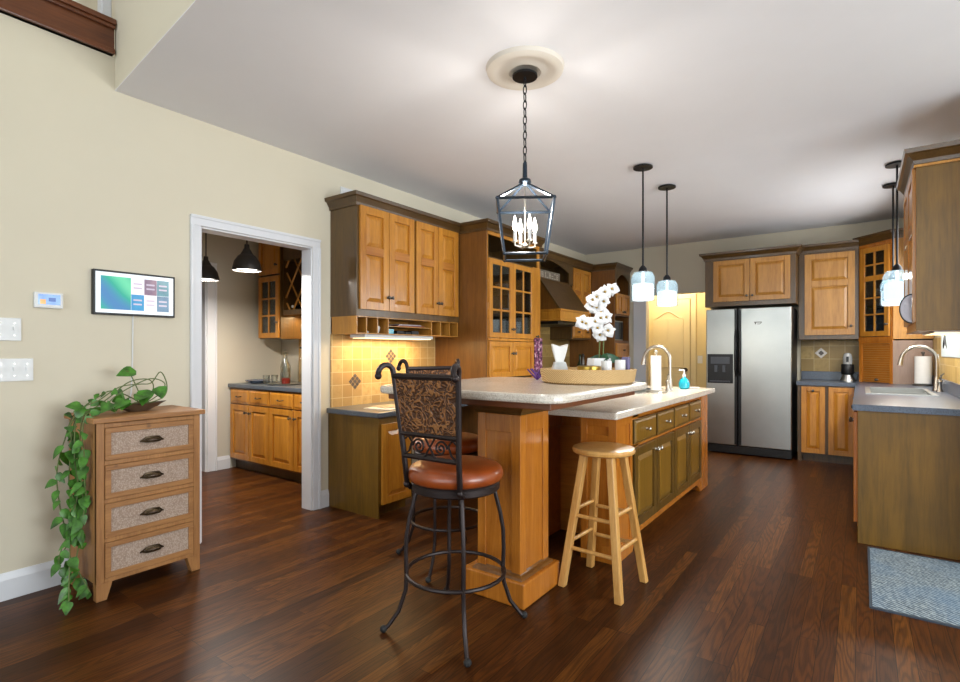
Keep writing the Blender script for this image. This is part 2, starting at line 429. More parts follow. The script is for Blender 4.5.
def panel_door(parent, T, a0, a1, c0, c1, mat, rows=(0, 1), stile=.055, knob_at=None, name='door', pmat=None, kmat='pewter', label=None, t=.02):
    g = gT(T); m2 = pmat or mat
    g.box(a0, a0+stile, 0.0, t, c0, c1); g.box(a1-stile, a1, 0.0, t, c0, c1)
    ys = [c0+(c1-c0)*r for r in rows]
    for i, y in enumerate(ys):
        lo = y if i == 0 else (y-stile if i == len(ys)-1 else y-stile*.55)
        hi = y+stile if i == 0 else (y if i == len(ys)-1 else y+stile*.55)
        g.cur = 2 if 0 < i < len(ys)-1 else 0
        g.box(a0+stile, a1-stile, 0.0, t, lo, hi)
    g.cur = 1
    for i in range(len(ys)-1):
        lo = ys[i]+(stile if i == 0 else stile*.55); hi = ys[i+1]-(stile if i == len(ys)-2 else stile*.55)
        g.box(a0+stile, a1-stile, 0.0, .005, lo, hi)
        ins = min(.03, (hi-lo)*.25, (a1-a0-2*stile)*.25)
        frustum(g, a0+stile+.004, a1-stile-.004, lo+.004, hi-.004, .005, .017, ins)
    o = g.build(name, [mat, m2, {'maple': 'maple_rail'}.get(mat, mat)], parent, bev=.0025, label=label)
    if knob_at: knob(o, T, knob_at[0], knob_at[1], t, kmat)
    return o
def glass_door(parent, T, a0, a1, c0, c1, mat, nx=2, nz=3, stile=.055, knob_at=None, kmat='pewter', splits=None, bar=.018):
    g = gT(T); t = .02
    g.box(a0, a0+stile, 0, t, c0, c1); g.box(a1-stile, a1, 0, t, c0, c1)
    g.box(a0+stile, a1-stile, 0, t, c0, c0+stile); g.box(a0+stile, a1-stile, 0, t, c1-stile, c1)
    for i in range(1, nx):
        x = a0+stile+(a1-a0-2*stile)*i/nx; g.box(x-bar/2, x+bar/2, .004, t-.002, c0+stile, c1-stile)
    for f, w in (splits or [(i/nz, bar) for i in range(1, nz)]):
        z = c0+stile+(c1-c0-2*stile)*f; g.box(a0+stile, a1-stile, .004, t-.001, z-w/2, z+w/2)
    o = g.build('glass_door', mat, parent, bev=.002)
    gT(T).box(a0+stile-.004, a1-stile+.004, .007, .010, c0+stile-.004, c1-stile+.004).build('pane', 'glass_pane', o)
    if knob_at: knob(o, T, knob_at[0], knob_at[1], t, kmat)
    return o
def drawer(parent, T, a0, a1, c0, c1, mat, hw='knob', kmat='pewter', pmat=None, name='drawer'):
    g = gT(T); s = .022; g.box(a0, a1, 0, .014, c0, c1); g.cur = 1
    frustum(g, a0+s*.4, a1-s*.4, c0+s*.4, c1-s*.4, .014, .02, s*.55)
    o = g.build(name, [mat, pmat or mat], parent, bev=.002)
    m = (a0+a1)/2; z = (c0+c1)/2
    if hw == 'knob': knob(o, T, m, z, .02, kmat)
    elif hw == 'pull': pull(o, T, m, z, min(.085, (a1-a0)*.45), kmat)
    return o
CROWN = [(0, 0), (.012, 0), (.016, .022), (.04, .058), (.055, .064), (.06, .09), (0, .09)]

# ================================================================ the room
XL, XR, YB, ZC = -3.47, .6, 7.57, 2.74
g = G(); g.box(-7.6, 4.0, -4.0, 8.5, -.05, 0)
struct(g, 'floor', 'floor', 'dark brown oak plank floor running through the rooms', 'floor')
g = G()
g.box(XL-.12, XL, -4, 1.21, 0, 2.93); g.box(XL-.12, XL, 1.21, 1.69, 0, ZC); g.box(XL-.12, XL, 1.69, 2.55, 2.055, ZC); g.box(XL-.12, XL, 2.55, YB+.12, 0, ZC)
struct(g, 'wall_left', 'wall', 'beige wall with the doorway to the bar pantry and the wall screen', 'wall')
g = G(); g.box(XL-.12, -2.52, YB, YB+.12, 0, ZC); g.box(-2.52, -1.64, YB, YB+.12, 2.05, ZC); g.box(-1.64, XR+.12, YB, YB+.12, 0, ZC)
struct(g, 'wall_back', 'wall', 'beige back wall behind the fridge and wall cabinets', 'wall')
g = G(); g.box(XR, XR+.12, 4.0, 5.1, 0, ZC); g.box(XR, XR+.12, 5.1, 6.9, 0, 1.46); g.box(XR, XR+.12, 5.1, 6.9, 2.35, ZC); g.box(XR, XR+.12, 6.9, YB, 0, ZC)
g.box(XR+.12, 4.0, 4.0, 4.12, 0, ZC)
struct(g, 'wall_right', 'wall', 'right kitchen wall behind the sink and towel', 'wall')
def yk(x): return 1.33-.0932*(x-XL)
g = G(); g.prism([(XL-.12, yk(XL-.12)-.12), (4.0, yk(4.0)-.12), (4.0, YB+.12), (XL-.12, YB+.12)], ZC, ZC+.004)
struct(g, 'ceiling', 'ceiling', 'white kitchen ceiling with hanging lamps', 'ceiling')
g = G(); g.prism([(XL-.001, yk(XL)-.12), (4.0, yk(4.0)-.12), (4.0, yk(4.0)), (XL-.001, yk(XL))], ZC+.0042, 5.4); g.prism([(-6.1, yk(-6.1)), (XL-.001, yk(XL)), (XL-.001, yk(XL)+.12), (-6.1, yk(-6.1)+.12)], 2.932, 5.4)
struct(g, 'wall_upper', 'wall', 'beige upper wall rising above the kitchen ceiling edge', 'wall')
# great room behind the camera
g = G(); g.box(-3.59, -2.9, -4.12, -4, 0, 5.4); g.box(1.7, 4.12, -4.12, -4, 0, 5.4); g.box(-2.9, 1.7, -4.12, -4, 0, .5); g.box(-2.9, 1.7, -4.12, -4, 4.1, 5.4)
struct(g, 'wall_front', 'wall', 'great room wall with tall windows behind the viewer', 'wall')
g = G(); g.box(4, 4.12, -4, 0, 0, 5.4); g.box(4, 4.12, 3.2, 4.12, 0, 5.4); g.box(4, 4.12, 0, 3.2, 0, .5); g.box(4, 4.12, 0, 3.2, 2.5, 5.4)
struct(g, 'wall_side', 'wall', 'wall of the dining corner with a wide window', 'wall')
g = G(); g.box(-6.1, 4.1, -4.1, 1.4, 5.4, 5.5)
struct(g, 'ceiling', 'ceiling', 'high white ceiling over the great room and loft', 'ceiling')
def window(name, label, F, w, h, nx, ny):
    t = thing(name, label, 'window', (F[0][3], F[1][3], F[2][3]), None, 'structure')
    g = gT(F); s = .06
    for a, b, c, d in ((-w/2, -w/2+s, 0, h), (w/2-s, w/2, 0, h), (-w/2+s, w/2-s, 0, s), (-w/2+s, w/2-s, h-s, h)): g.box(a, b, -.06, -.01, c, d)
    for i in range(1, nx): x = -w/2+w*i/nx; g.box(x-.02, x+.02, -.05, -.02, s, h-s)
    for i in range(1, ny): z = h*i/ny; g.box(-w/2+s, w/2-s, -.048, -.022, z-.02, z+.02)
    o = g.build('window_frame', 'trim', t)
    gT(F).box(-w/2+.03, w/2-.03, -.037, -.033, .03, h-.03).build('pane', 'glass', t)
window('window_1', 'tall white great room window behind the viewer', frame((-.6, -4.0, .5), '+y'), 4.6, 3.6, 4, 3)
window('window_2', 'wide white window of the dining corner', frame((4.0, 1.6, .5), '-x'), 3.2, 2.0, 3, 2)
window('window_3', 'white window over the right hand kitchen sink', frame((XR, 6.0, 1.46), '-x'), 1.8, .89, 2, 1)
# loft opening above the left wall
g = G(); g.box(-5.0, XL-.12, -4, 1.3, 2.83, 2.93); g.box(-5.1, -5.0, -4, 1.4, 2.83, 5.4)
struct(g, 'wall_loft', 'wall', 'beige loft wall seen above the dark oak skirt', 'wall')
lf = thing('loft_railing', 'dark oak loft skirt with thin balusters high on the left wall', 'railing', (XL-.06, 0, 2.93))
g = G(); g.box(XL-.1, XL+.022, -3.9, 1.20, 2.935, 3.10); g.box(XL-.11, XL+.034, -3.9, 1.20, 2.935, 2.962); g.box(XL-.11, XL+.04, -3.9, 1.20, 3.075, 3.095); g.box(XL-.13, XL+.052, -3.9, 1.20, 3.095, 3.125)
g.build('skirt_board', 'loftwood', lf, bev=.004)
for k in range(12):
    G().cyl((XL-.05, 1.00-.36*k, 3.12), .011, .86, 8).build('baluster', 'black', lf, True)
G().tube([(XL-.05, -3.9, 4.0), (XL-.05, 1.19, 4.0)], .03, 8).build('handrail', 'loftwood', lf, True)
gn = G(); gn.box(XL-.10, XL-.03, 1.155, 1.205, 3.125, 4.05)
gn.build('newel_post', 'trim', lf, bev=.005, label='white newel post')
# pantry behind the doorway
g = G(); g.box(-5.57, -5.45, 2.72, 3.7, 0, ZC); g.box(-5.57, -5.45, 1.9, 2.72, 2.06, ZC); g.box(-5.57, -5.45, .6, 1.9, 0, ZC)
g.box(-5.57, XL-.12, .5, .6, 0, ZC); g.box(-5.57, XL-.12, 3.58, 3.7, 0, ZC)
struct(g, 'wall_pantry', 'wall_pantry', 'grey beige walls of the bar pantry', 'wall')
g = G(); g.box(-7.6, XL-.121, .5, 4.2, ZC, ZC+.08)
struct(g, 'ceiling', 'ceiling', 'pantry ceiling beyond the doorway', 'ceiling')
g = G(); g.box(-7.6, -7.5, .5, 4.2, 0, ZC); g.box(-7.5, -5.58, 4.1, 4.2, 0, ZC); g.box(-7.5, -5.58, .5, .6, 0, ZC)
struct(g, 'wall_far', 'wall_blue', 'slate blue wall of the room beyond the pantry', 'wall')
g = G(); g.box(-7.5, -7.48, .6, 4.1, 0, 1.15); g.box(-7.5, -7.46, .6, 4.1, 1.15, 1.2)
struct(g, 'trim_9', 'trim', 'white wainscot below the slate blue wall', 'trim')
# hall behind the back opening
g = G(); g.box(-3.0, -1.5, 8.3, 8.42, 0, ZC); g.box(-3.0, -2.88, YB+.12, 8.3, 0, ZC); g.box(-1.62, -1.5, YB+.12, 8.3, 0, ZC)
struct(g, 'wall_hall', 'wall_hall', 'small hall walls beside the fridge, warm lamplight mixed into their yellow', 'wall')
g = G(); g.box(-3.0, -1.5, YB+.121, 8.42, ZC, ZC+.08)
struct(g, 'ceiling', 'ceiling', 'ceiling of the small yellow hall', 'ceiling')

# casings and baseboards
def casing(n, label, F, w, h, cw=.09, jamb=.12, jw=None):
    g = gT(F)
    for a, b in ((-w/2-cw, -w/2), (w/2, w/2+cw)):
        g.box(a, b, 0, .016, 0, h); o = (a, a+.02) if a < 0 else (b-.02, b); g.box(o[0], o[1], .016, .024, 0, h)
    g.box(-w/2-cw, w/2+cw, 0, .016, h, h+cw); g.box(-w/2-cw, w/2+cw, .016, .024, h+cw-.02, h+cw)
    g.box(-w/2-.001, -w/2+.012, -jamb, 0, 0, h); g.box(w/2-.012, w/2+.001, -jamb, 0, 0, h); g.box(-w/2, w/2, -jamb, 0, h-.012, h)
    struct(g, n, 'trim', label, 'door casing', bev=.003)
casing('trim_1', 'white casing around the doorway to the bar pantry', frame((XL, 2.12, 0), '+x'), .86, 2.055, .066)
casing('trim_2', 'white casing on the far pantry wall', frame((-5.45, 2.31, 0), '+x'), .82, 2.06, .1)
struct(G().box(-2.70, -2.515, YB-.02, YB, 0, 2.07), 'trim_3', 'trim', 'grey-white casing between the oven tower and the yellow hall', 'door casing', bev=.003)
BB = [(0, 0), (.016, 0), (.016, .10), (.010, .12), (.006, .135), (0, .135)]
def bbd(n, label, path): struct(G().sweep(BB, path, 0), n, 'trim', label, 'baseboard')
bbd('baseboard_left', 'white baseboard along the left wall under the wall screen', [(XL, -4), (XL, 1.622)][::1])
bbd('baseboard_doorway', 'short white baseboard between doorway casing and desk cabinet', [(XL, 2.618), (XL, 2.698)])
bbd('baseboard_pantry', 'white baseboard on the far pantry wall', [(-5.45, 2.825), (-5.45, 2.96)])
# closed door in the hall
d = thing('door_1', 'cream panel door with arched top panels in the yellow hall', 'door', (-2.415, 8.3, 0), None, 'structure')
F = frame((0, 8.3, 0), '-y'); g = gT(F); a0, a1, h = -2.74, -2.09, 2.03
g.box(a0, a1, 0, .028, .008, h)
def arch_panel(g, x0, x1, z0, z1, rise):
    n = 10; up = [(x0+(x1-x0)*i/n, z1+rise*math.sin(PI*i/n)) for i in range(n+1)]
    pts = [(x0, z0), (x1, z0)]+up[::-1]
    gg = G(); gg.prism(pts, 0, .008)
    g.add([(x, .028+z, y) for x, y, z in gg.v], gg.f)
arch_panel(g, a0+.1, (a0+a1)/2-.012, 1.0, 1.74, .0); arch_panel(g, (a0+a1)/2+.012, a1-.1, 1.0, 1.74, .0)
n_ = 14; top = [(a0+.1+(a1-a0-.2)*i/n_, 1.74+.055*(1-math.cos(2*PI*i/n_))) for i in range(n_+1)]
g.tube([(x, .03, z) for x, z in top], .01, 6); g.tube([(a0+.1, .03, 1.0), (a0+.1, .03, 1.72)], .01, 6); g.tube([(a1-.1, .03, 1.0), (a1-.1, .03, 1.72)], .01, 6)
g.tube([(a0+.1, .03, 1.0), (a1-.1, .03, 1.0)], .01, 6)
arch_panel(g, a0+.1, (a0+a1)/2-.03, .22, .88, 0); arch_panel(g, (a0+a1)/2+.03, a1-.1, .22, .88, 0)
g.build('door_panel', 'doorpaint', d, bev=.003)
gk = gT(F @ Matrix.Translation((a1-.06, .028, .96)) @ ROT_OUT); gk.lathe([(.03, 0), (.03, .006), (.012, .01), (.012, .03), (.028, .04), (.03, .055), (.015, .066)], seg=16); gk.build('door_knob', 'bronze', d, True)
g = gT(F); g.box(a0-.085, a0-.012, 0, .018, 0, h+.09); g.box(a1+.012, a1+.085, 0, .018, 0, h+.09); g.box(a0-.012, a1+.012, 0, .018, h+.01, h+.09)
struct(g, 'trim_4', 'doorpaint', 'cream casing around the hall door', 'door casing', bev=.003)
g = gT(F); g.box(-1.985, -1.915, 0, .007, 1.06, 1.175); o = g.build('light_switch', 'white', bev=.002); tag(o, 'cream light switch on the yellow hall wall by the fridge', 'light switch')
gT(F).box(-1.958, -1.942, .007, .014, 1.105, 1.13).build('toggle', 'white', o)

# left wall fittings
FL = frame((XL, 0, 0), '+x')
def plate(label, y0, y1, z0, z1, n):
    o = tag(gT(FL).box(y0, y1, 0, .006, z0, z1).build('switch_plate', 'white', bev=.002), label, 'light switch')
    for i in range(n):
        y = y0+(y1-y0)*(i+.5)/n; z = (z0+z1)/2
        g = gT(FL); g.box(y-.006, y+.006, .006, .016, z-.004, z+.014); g.build('toggle', 'white', o)
        g = gT(FL)
        for q in (-.03, .03): g.box(y-.003, y+.003, .006, .0075, z+q-.003, z+q+.003)
        g.build('screw', 'chrome', o)
plate('upper white switch plate at left edge, below the thermostat', .63, .793, 1.297, 1.412, 3)
plate('lower white switch plate at left edge, above the baseboard', .64, .841, 1.092, 1.207, 4)
o = tag(gT(FL).box(.841, .963, 0, .02, 1.47, 1.552).build('thermostat', 'white', bev=.004), 'white wall thermostat with a small blue and orange screen', 'thermostat')
def dscreen(name, col, st=.75):
    n = N(name); f = n.noise(n.co((1, 1, 1)), 9, 3); c = n.ramp(f, [(.35, col[0]), (.65, col[1])])
    n.out('050505', .25); n.l(c, n.b.inputs['Emission Color']); n.b.inputs['Emission Strength'].default_value = st; return n.m
gT(FL).box(.857, .95, .02, .0215, 1.488, 1.542).build('screen', dscreen('thermostat_blue', ('5f83c8', '9cc2ea')), o)
gT(FL).box(.864, .888, .0215, .0225, 1.49, 1.515).build('orange_tile', dscreen('thermostat_orange', ('d99040', 'eab46a')), o)
gT(FL).box(.9, .93, .0215, .0225, 1.505, 1.525).build('readout', dscreen('thermostat_digits', ('3d5b9a', '4d6db0')), o)
tv = tag(gT(FL).box(1.094, 1.524, 0, .028, 1.45, 1.703).build('wall_screen', 'plastic_black', bev=.003), 'black framed smart display with colour tiles on the left wall', 'screen')
gT(FL).box(1.106, 1.512, .028, .0295, 1.462, 1.691).build('mat_border', dscreen('screen_border_white', ('d5e0ea', 'e6eef4'), .8), tv)
def tile(name, a, b, c, d, cols): gT(FL).box(a, b, .0295, .0305, c, d).build(name, dscreen('screen_'+name, cols), tv)
y0, z0 = 1.130, 1.482; w, h = .358, .188
n = N('screen_green_waves'); wv = n.n('ShaderNodeTexWave', wave_type='BANDS', bands_direction='DIAGONAL'); wv.inputs['Scale'].default_value = 2.2; wv.inputs['Distortion'].default_value = 3; wv.inputs['Detail'].default_value = 1
n.l(n.co(), wv.inputs['Vector']); c = n.ramp(wv.outputs['Fac'], [(0, '3a78ac'), (.45, '12a088'), (1, '5cc79a')]); n.out('050505', .25); n.l(c, n.b.inputs['Emission Color']); n.b.inputs['Emission Strength'].default_value = .75
gT(FL).box(y0, y0+w*.42, .0295, .0305, z0, z0+h).build('photo_tile', n.m, tv)
for k, (i, j, cols) in enumerate(((0, 1, ('e6dde8', 'f0e8ee')), (1, 1, ('6f5670', '97707f')), (2, 1, ('2f6478', '5a96a2')), (0, 0, ('2b74b4', '37a2c8')), (1, 0, ('ecd5da', 'f3e6e6')), (2, 0, ('3c5a78', '6c8ca6')))):
    a = y0+w*(.425+.192*i); tile('app_tile_%s' % 'abcdef'[k] if False else 'app_tile', a, a+w*.188, z0+h*.505*j, z0+h*(.495+.505*j), cols)
    g = gT(FL)
    for r in range(2): g.box(a+w*.03, a+w*.155, .0305, .031, z0+h*(.505*j+.17+.13*r), z0+h*(.505*j+.22+.13*r))
    g.build('tile_caption', dscreen('tile_caption_grey', ('b5a9bf', 'cfc4d4'), .7), tv)
tag(G().tube([(XL+.006, 1.30, 1.45), (XL+.006, 1.297, 1.2), (XL+.008, 1.29, 1.0), (XL+.012, 1.27, .93)], .004, 6).build('power_cord', 'white', None, True), 'thin white cord hanging below the wall screen', 'cord')
v = tag(gT(FL).box(2.82, 3.0, 0, .012, 2.48, 2.60).build('air_vent', 'white', bev=.003), 'white air register above the left wall cabinet', 'vent')
g = gT(FL)
for i in range(7): g.box(2.835, 2.985, .012, .017, 2.495+.0145*i, 2.502+.0145*i)
g.build('louver', 'trim', v)

# ================================================================ left wall cabinets
def crown(parent, path, z, mat='stain_y'):
    return G().sweep(CROWN, path, z).build('crown', mat, parent)
# desk cabinet
t = thing('desk_cabinet', 'low olive-brown desk cabinet with one maple door beside the doorway', 'cabinet', (-3.16, 2.85, 0))
g = G(); g.box(XL+.001, -2.90, 2.715, 3.06, .1, .75); g.box(XL+.001, -2.96, 2.715, 3.06, 0, .1); g.box(XL+.001, -2.89, 2.70, 2.715, 0, .75); g.box(-2.91, -2.89, 2.715, 3.06, .085, .75)
g.build('body', 'endpanel', t, bev=.002)
F = frame((-2.89, 0, 0), '+x')
panel_door(t, F, 2.727, 3.03, .10, .70, 'maple', knob_at=(3.0, .62))
t = thing('countertop', 'dark slate desktop under the tiled wall and cubby shelf', 'countertop', (-3.16, 3.3, .75))
g = G(); g.box(XL+.013, -2.865, 2.672, 3.995, .7505, .79); g.build('slab', 'slate', t, bev=.006)
G().box(XL+.3, XL+.33, 3.96, 3.995, 0.001, .7505).build('leg', 'stain', t)
o = struct(G().box(XL, XL+.012, 2.722, 4.0, .755, 1.38), 'wall_tile', 'tile_left', 'tumbled gold tile splash above the desk', 'tile')
for yy, zz in ((2.967, .99), (3.385, 1.2), (3.80, 1.0)):
    g = gT(Matrix.Translation((XL+.0125, yy, zz)) @ Matrix.Rotation(PI/4, 4, 'X'))
    for i in range(3):
        for j in range(3): g.box(0, .002, -.048+i*.033, -.02+i*.033, -.048+j*.033, -.02+j*.033)
    g.build('accent_tile', 'tile_accent', o)
# wall cabinet
t = thing('upper_cabinet', 'four-door maple wall cabinet with dark crown above the desk', 'cabinet', (-3.31, 3.36, 1.52))
g = G(); g.box(XL+.001, -3.152, 2.722, 3.998, 1.521, 2.40)
g.build('body', 'stain', t, bev=.002)
F = frame((-3.152, 0, 0), '+x')
for a0, a1, k in ((2.745, 3.048, 3.03), (3.053, 3.35, 3.07), (3.378, 3.668, 3.65), (3.673, 3.965, 3.692)):
    panel_door(t, F, a0, a1, 1.572, 2.38, 'maple', (0, .575, 1), .06, (k, 1.68))
crown(t, [(XL+.003, 2.722), (-3.152, 2.722), (-3.152, 3.998)], 2.375)
t = thing('cubby_shelf', 'light maple pigeonhole shelf below the four-door cabinet', 'shelf', (-3.31, 3.36, 1.38))
g = G(); x0, x1 = XL+.013, -3.155
g.box(x0, x1, 2.722, 3.985, 1.38, 1.388); g.box(x0, x1, 2.722, 3.985, 1.512, 1.5195); g.box(x0, x0+.008, 2.722, 3.985, 1.388, 1.512)
g.box(x0, x1, 2.722, 2.732, 1.388, 1.512); g.box(x0, x1, 3.975, 3.985, 1.388, 1.512)
g.build('box', 'maple_light', t)
for y in (2.826, 2.942, 3.06, 3.60, 3.727, 3.855):
    G().box(x0+.008, x1, y-.005, y+.005, 1.388, 1.512).build('divider', 'maple_light', t)
G().box(x0+.008, x1, 3.065, 3.595, 1.447, 1.453).build('inner_shelf', 'maple_light', t)
def boxthing(name, mat, label, cat, x0, x1, y0, y1, z0, z1, bev=.002, group=None): return tag(G().box(x0, x1, y0, y1, z0, z1).build(name, mat, bev=bev), label, cat, group)
boxthing('magazine', 'red', 'thin red magazine lying on the inner cubby shelf', 'magazine', -3.40, -3.18, 3.2, 3.53, 1.4535, 1.465, .001)
boxthing('magazine', 'grey_plate', 'grey magazine lying on top of the red magazine', 'magazine', -3.40, -3.19, 3.22, 3.5, 1.4655, 1.475, .001)
boxthing('card_box', 'bluesoap', 'small teal box in the lower middle cubby', 'box', -3.35, -3.2, 3.075, 3.17, 1.3885, 1.43)
for i, (a, b, h) in enumerate(((3.2, 3.29, .03), (3.3, 3.37, .024), (3.38, 3.47, .034))):
    boxthing('wallet', 'plastic_black', ('black pouch nearest the teal box in the cubby', 'flat middle black pouch in the cubby', 'black pouch farthest from the teal box in the cubby')[i], 'pouch', -3.33, -3.19, a, b, 1.3885, 1.3885+h, .006)
o = tag(G().lathe([(.02, 0), (.032, .02), (.036, .05), (.03, .062), (.026, .05), (.02, .006)], (-3.24, 3.0, 1.389), 16).build('small_cup', 'ceramic', None, True), 'small white cup in the second cubby', 'cup')
o = tag(G().lathe([(.03, 0), (.035, .012), (.02, .02), (.012, .03), (.004, .034)], (-3.24, 2.88, 1.389), 14).build('small_trinket', 'ceramic', None, True), 'small white trinket dish in the first cubby', 'trinket')
t = thing('strip_lamp', 'slim lit strip lamp under the cubby shelf', 'lamp', (-3.22, 3.25, 1.35))
G().box(-3.37, -3.19, 2.84, 3.66, 1.352, 1.3795).build('housing', 'white', t, bev=.003)
G().box(-3.36, -3.2, 2.86, 3.64, 1.347, 1.3515).build('diffuser', 'strip', t)

# tall hutch
t = thing('tall_hutch', 'tall maple hutch cabinet with glass doors and brown side panel', 'cabinet', (-3.15, 4.51, 0))
X = -2.83
g = G(); g.box(XL+.001, X, 4.0, 4.018, 0, 2.40); g.build('side_panel', 'walnut', t)
g = G(); g.box(XL+.001, X, 5.0, 5.018, 0, 2.40); g.box(XL+.001, XL+.012, 4.018, 5.0, 0, 2.40); g.box(XL+.012, X, 4.018, 5.0, 2.385, 2.40)
g.box(XL+.012, X-.01, 4.018, 5.0, 2.12, 2.14); g.box(XL+.012, X-.02, 4.018, 5.0, 1.345, 1.365)
g.box(XL+.012, X-.07, 4.018, 5.0, 0, .1)
for z in (1.62, 1.86): g.box(XL+.012, X-.03, 4.018, 4.855, z, z+.014)
g.box(XL+.012, X-.02, 4.018, 5.0, .1, 1.34)
g.build('carcass', 'stain', t)
g = G()
g.box(X-.02, X, 4.018, 4.03, .1, 2.385); g.box(X-.02, X+.002, 4.852, 5.018, .1, 2.14); g.box(X-.02, X, 4.018, 5.0, 2.345, 2.385); g.box(X-.02, X+.012, 4.018, 4.852, 1.343, 1.368); g.box(X-.02, X, 4.96, 5.0, 2.14, 2.345)
g.build('face_frame', 'maple', t, bev=.002)
F = frame((X, 0, 0), '+x')
glass_door(t, F, 4.03, 4.432, 1.372, 2.12, 'maple', 2, 3, .05, (4.412, 1.46)); glass_door(t, F, 4.437, 4.85, 1.372, 2.12, 'maple', 2, 3, .05, (4.457, 1.46))
panel_door(t, F, 4.03, 4.432, .99, 1.338, 'maple', stile=.05, knob_at=(4.412, 1.22)); panel_door(t, F, 4.437, 4.85, .99, 1.338, 'maple', stile=.05, knob_at=(4.457, 1.22))
panel_door(t, F, 4.03, 4.432, .12, .97, 'maple', knob_at=(4.412, .85)); panel_door(t, F, 4.437, 4.85, .12, .97, 'maple', knob_at=(4.457, .85))
crown(t, [(-3.152, 4.0), (X, 4.0), (X, 5.018), (-3.12, 5.018)], 2.375)
def bowl(label, c, r, h, name='bowl', mat='ceramic', cat='bowl', group=None):
    return tag(G().lathe([(r*.45, 0), (r*.5, .006), (r*.9, h*.6), (r, h), (r*.94, h), (r*.82, h*.6), (r*.4, .012)], c, 20).build(name, mat, None, True), label, cat, group)
bowl('white bowl on the top glass-door shelf of the tall hutch', (-3.05, 4.2, 1.8745), .09, .08)
bowl('second white bowl on the top hutch shelf, behind the right glass door', (-3.05, 4.62, 1.8745), .085, .07)
bowl('white bowl on the middle shelf of the tall hutch', (-3.05, 4.24, 1.6345), .09, .09)
bowl('small white bowl behind the right glass door, middle hutch shelf', (-3.05, 4.63, 1.6345), .06, .055)
for i, y in enumerate((4.13, 4.26, 4.38, 4.55, 4.68, 4.78)):
    tag(G().lathe([(.034, 0), (.042, .19), (.038, .19), (.03, .008)], (-2.98, y, 1.3655), 16).build('tumbler', 'ceramic', None, True), 'tall pale tumbler on the lowest shelf behind the hutch glass', 'tumbler', 'tumblers in the tall hutch')
o = tag(gT(F).box(4.865, 5.03, .004, .022, .93, 1.385).build('hanging_cloth', 'apron', bev=.006), 'purple flowered cloth hanging on the hutch pilaster', 'cloth')
knob(t, F, 4.93, 1.40, .002, 'pewter')
# base cabinets and range on the left wall
for (y0, y1, lab) in ((5.02, 5.48, 'maple base cabinet between the tall hutch and the range'), (6.26, 6.998, 'maple base cabinet between the range and the oven tower')):
    t = thing('base_cabinet', lab, 'cabinet', (-3.16, (y0+y1)/2, 0)); F = frame((-2.86, 0, 0), '+x')
    G().box(XL+.001, -2.86, y0, y1, .1, .86).build('body', 'stain', t); G().box(XL+.001, -2.93, y0, y1, 0, .1).build('plinth', 'stain', t)
    drawer(t, F, y0+.02, y1-.02, .70, .845, 'maple'); panel_door(t, F, y0+.02, y1-.02, .12, .685, 'maple', knob_at=(y1-.05, .62))
    o = boxthing('countertop', 'slate', lab.replace('maple base cabinet', 'dark slate counter'), 'countertop', XL+.013, -2.83, y0, y1, .8605, .90, .005)
t = thing('range', 'black cooking range under the wooden hood', 'range', (-3.16, 5.87, 0)); F = frame((-2.85, 0, 0), '+x')
G().box(XL+.02, -2.85, 5.485, 6.255, .02, .90).build('body', 'plastic_black', t, bev=.004)
G().box(XL+.02, -2.83, 5.483, 6.257, .9005, .915).build('cooktop', 'steel', t, bev=.004)
gT(F).box(5.52, 6.22, 0, .025, .2, .72).build('oven_door', 'plastic_black', t, bev=.004)
gT(F).tube([(5.58, .02, .68), (5.58, .06, .68), (6.16, .06, .68), (6.16, .02, .68)], .01, 8).build('handle', 'steel', t, True)
for i in range(4):
    gT(F @ Matrix.Translation((5.62+.16*i, 0, .80)) @ ROT_OUT).cyl((0, 0, 0), .02, .025, 12).build('knob', 'steel', t, True)
for x in (-3.3, -3.0):
    for y in (5.68, 6.06):
        g = G()
        g.tube([(x-.08, y, .925), (x+.08, y, .925)], .006, 6); g.tube([(x, y-.08, .925), (x, y+.08, .925)], .006, 6); g.lathe([(.05, 0), (.05, .008), (.03, .012)], (x, y, .915), 16)
        g.build('grate', 'black', t)
struct(G().box(XL, XL+.012, 5.018, 7.0, .86, 2.12), 'wall_tile', 'tile_back', 'mottled tile splash behind the range', 'tile')
# hood and the arched cabinet above it
t = thing('range_hood', 'brown wooden range hood with a sloping canopy', 'range hood', (-3.15, 5.885, 1.57))
def sideprism(g, pts, y0, y1):
    n = len(pts); g.add([(x, y0, z) for x, z in pts]+[(x, y1, z) for x, z in pts], [tuple(range(n)), tuple(range(n, 2*n))[::-1]]+[(i, n+i, n+(i+1) % n, (i+1) % n) for i in range(n)])
g = G(); sideprism(g, [(XL+.013, 1.60), (-2.84, 1.60), (-2.84, 1.735), (-3.11, 2.118), (XL+.013, 2.118)], 5.5, 6.27); g.build('canopy', 'walnut', t)
g = G(); sideprism(g, [(-2.855, 1.74), (-2.832, 1.74), (-3.105, 2.119), (-3.128, 2.119)], 5.49, 6.28); g.build('canopy_face', 'stain', t)
g = G(); g.sweep([(0, 0), (.02, 0), (.02, .012), (.01, .02), (.01, .11), (.022, .125), (.022, .14), (0, .14)], [(XL+.02, 5.5), (-2.84, 5.5), (-2.84, 6.27), (XL+.02, 6.27)], 1.60); g.build('band', 'maple', t, label='maple band around the hood')
G().box(XL+.03, -2.88, 5.53, 6.24, 1.565, 1.60).build('vent_insert', 'plastic_black', t)
t = thing('arched_cabinet', 'brown wall cabinet with an arched open niche over the hood', 'cabinet', (-3.3, 5.7, 2.12))
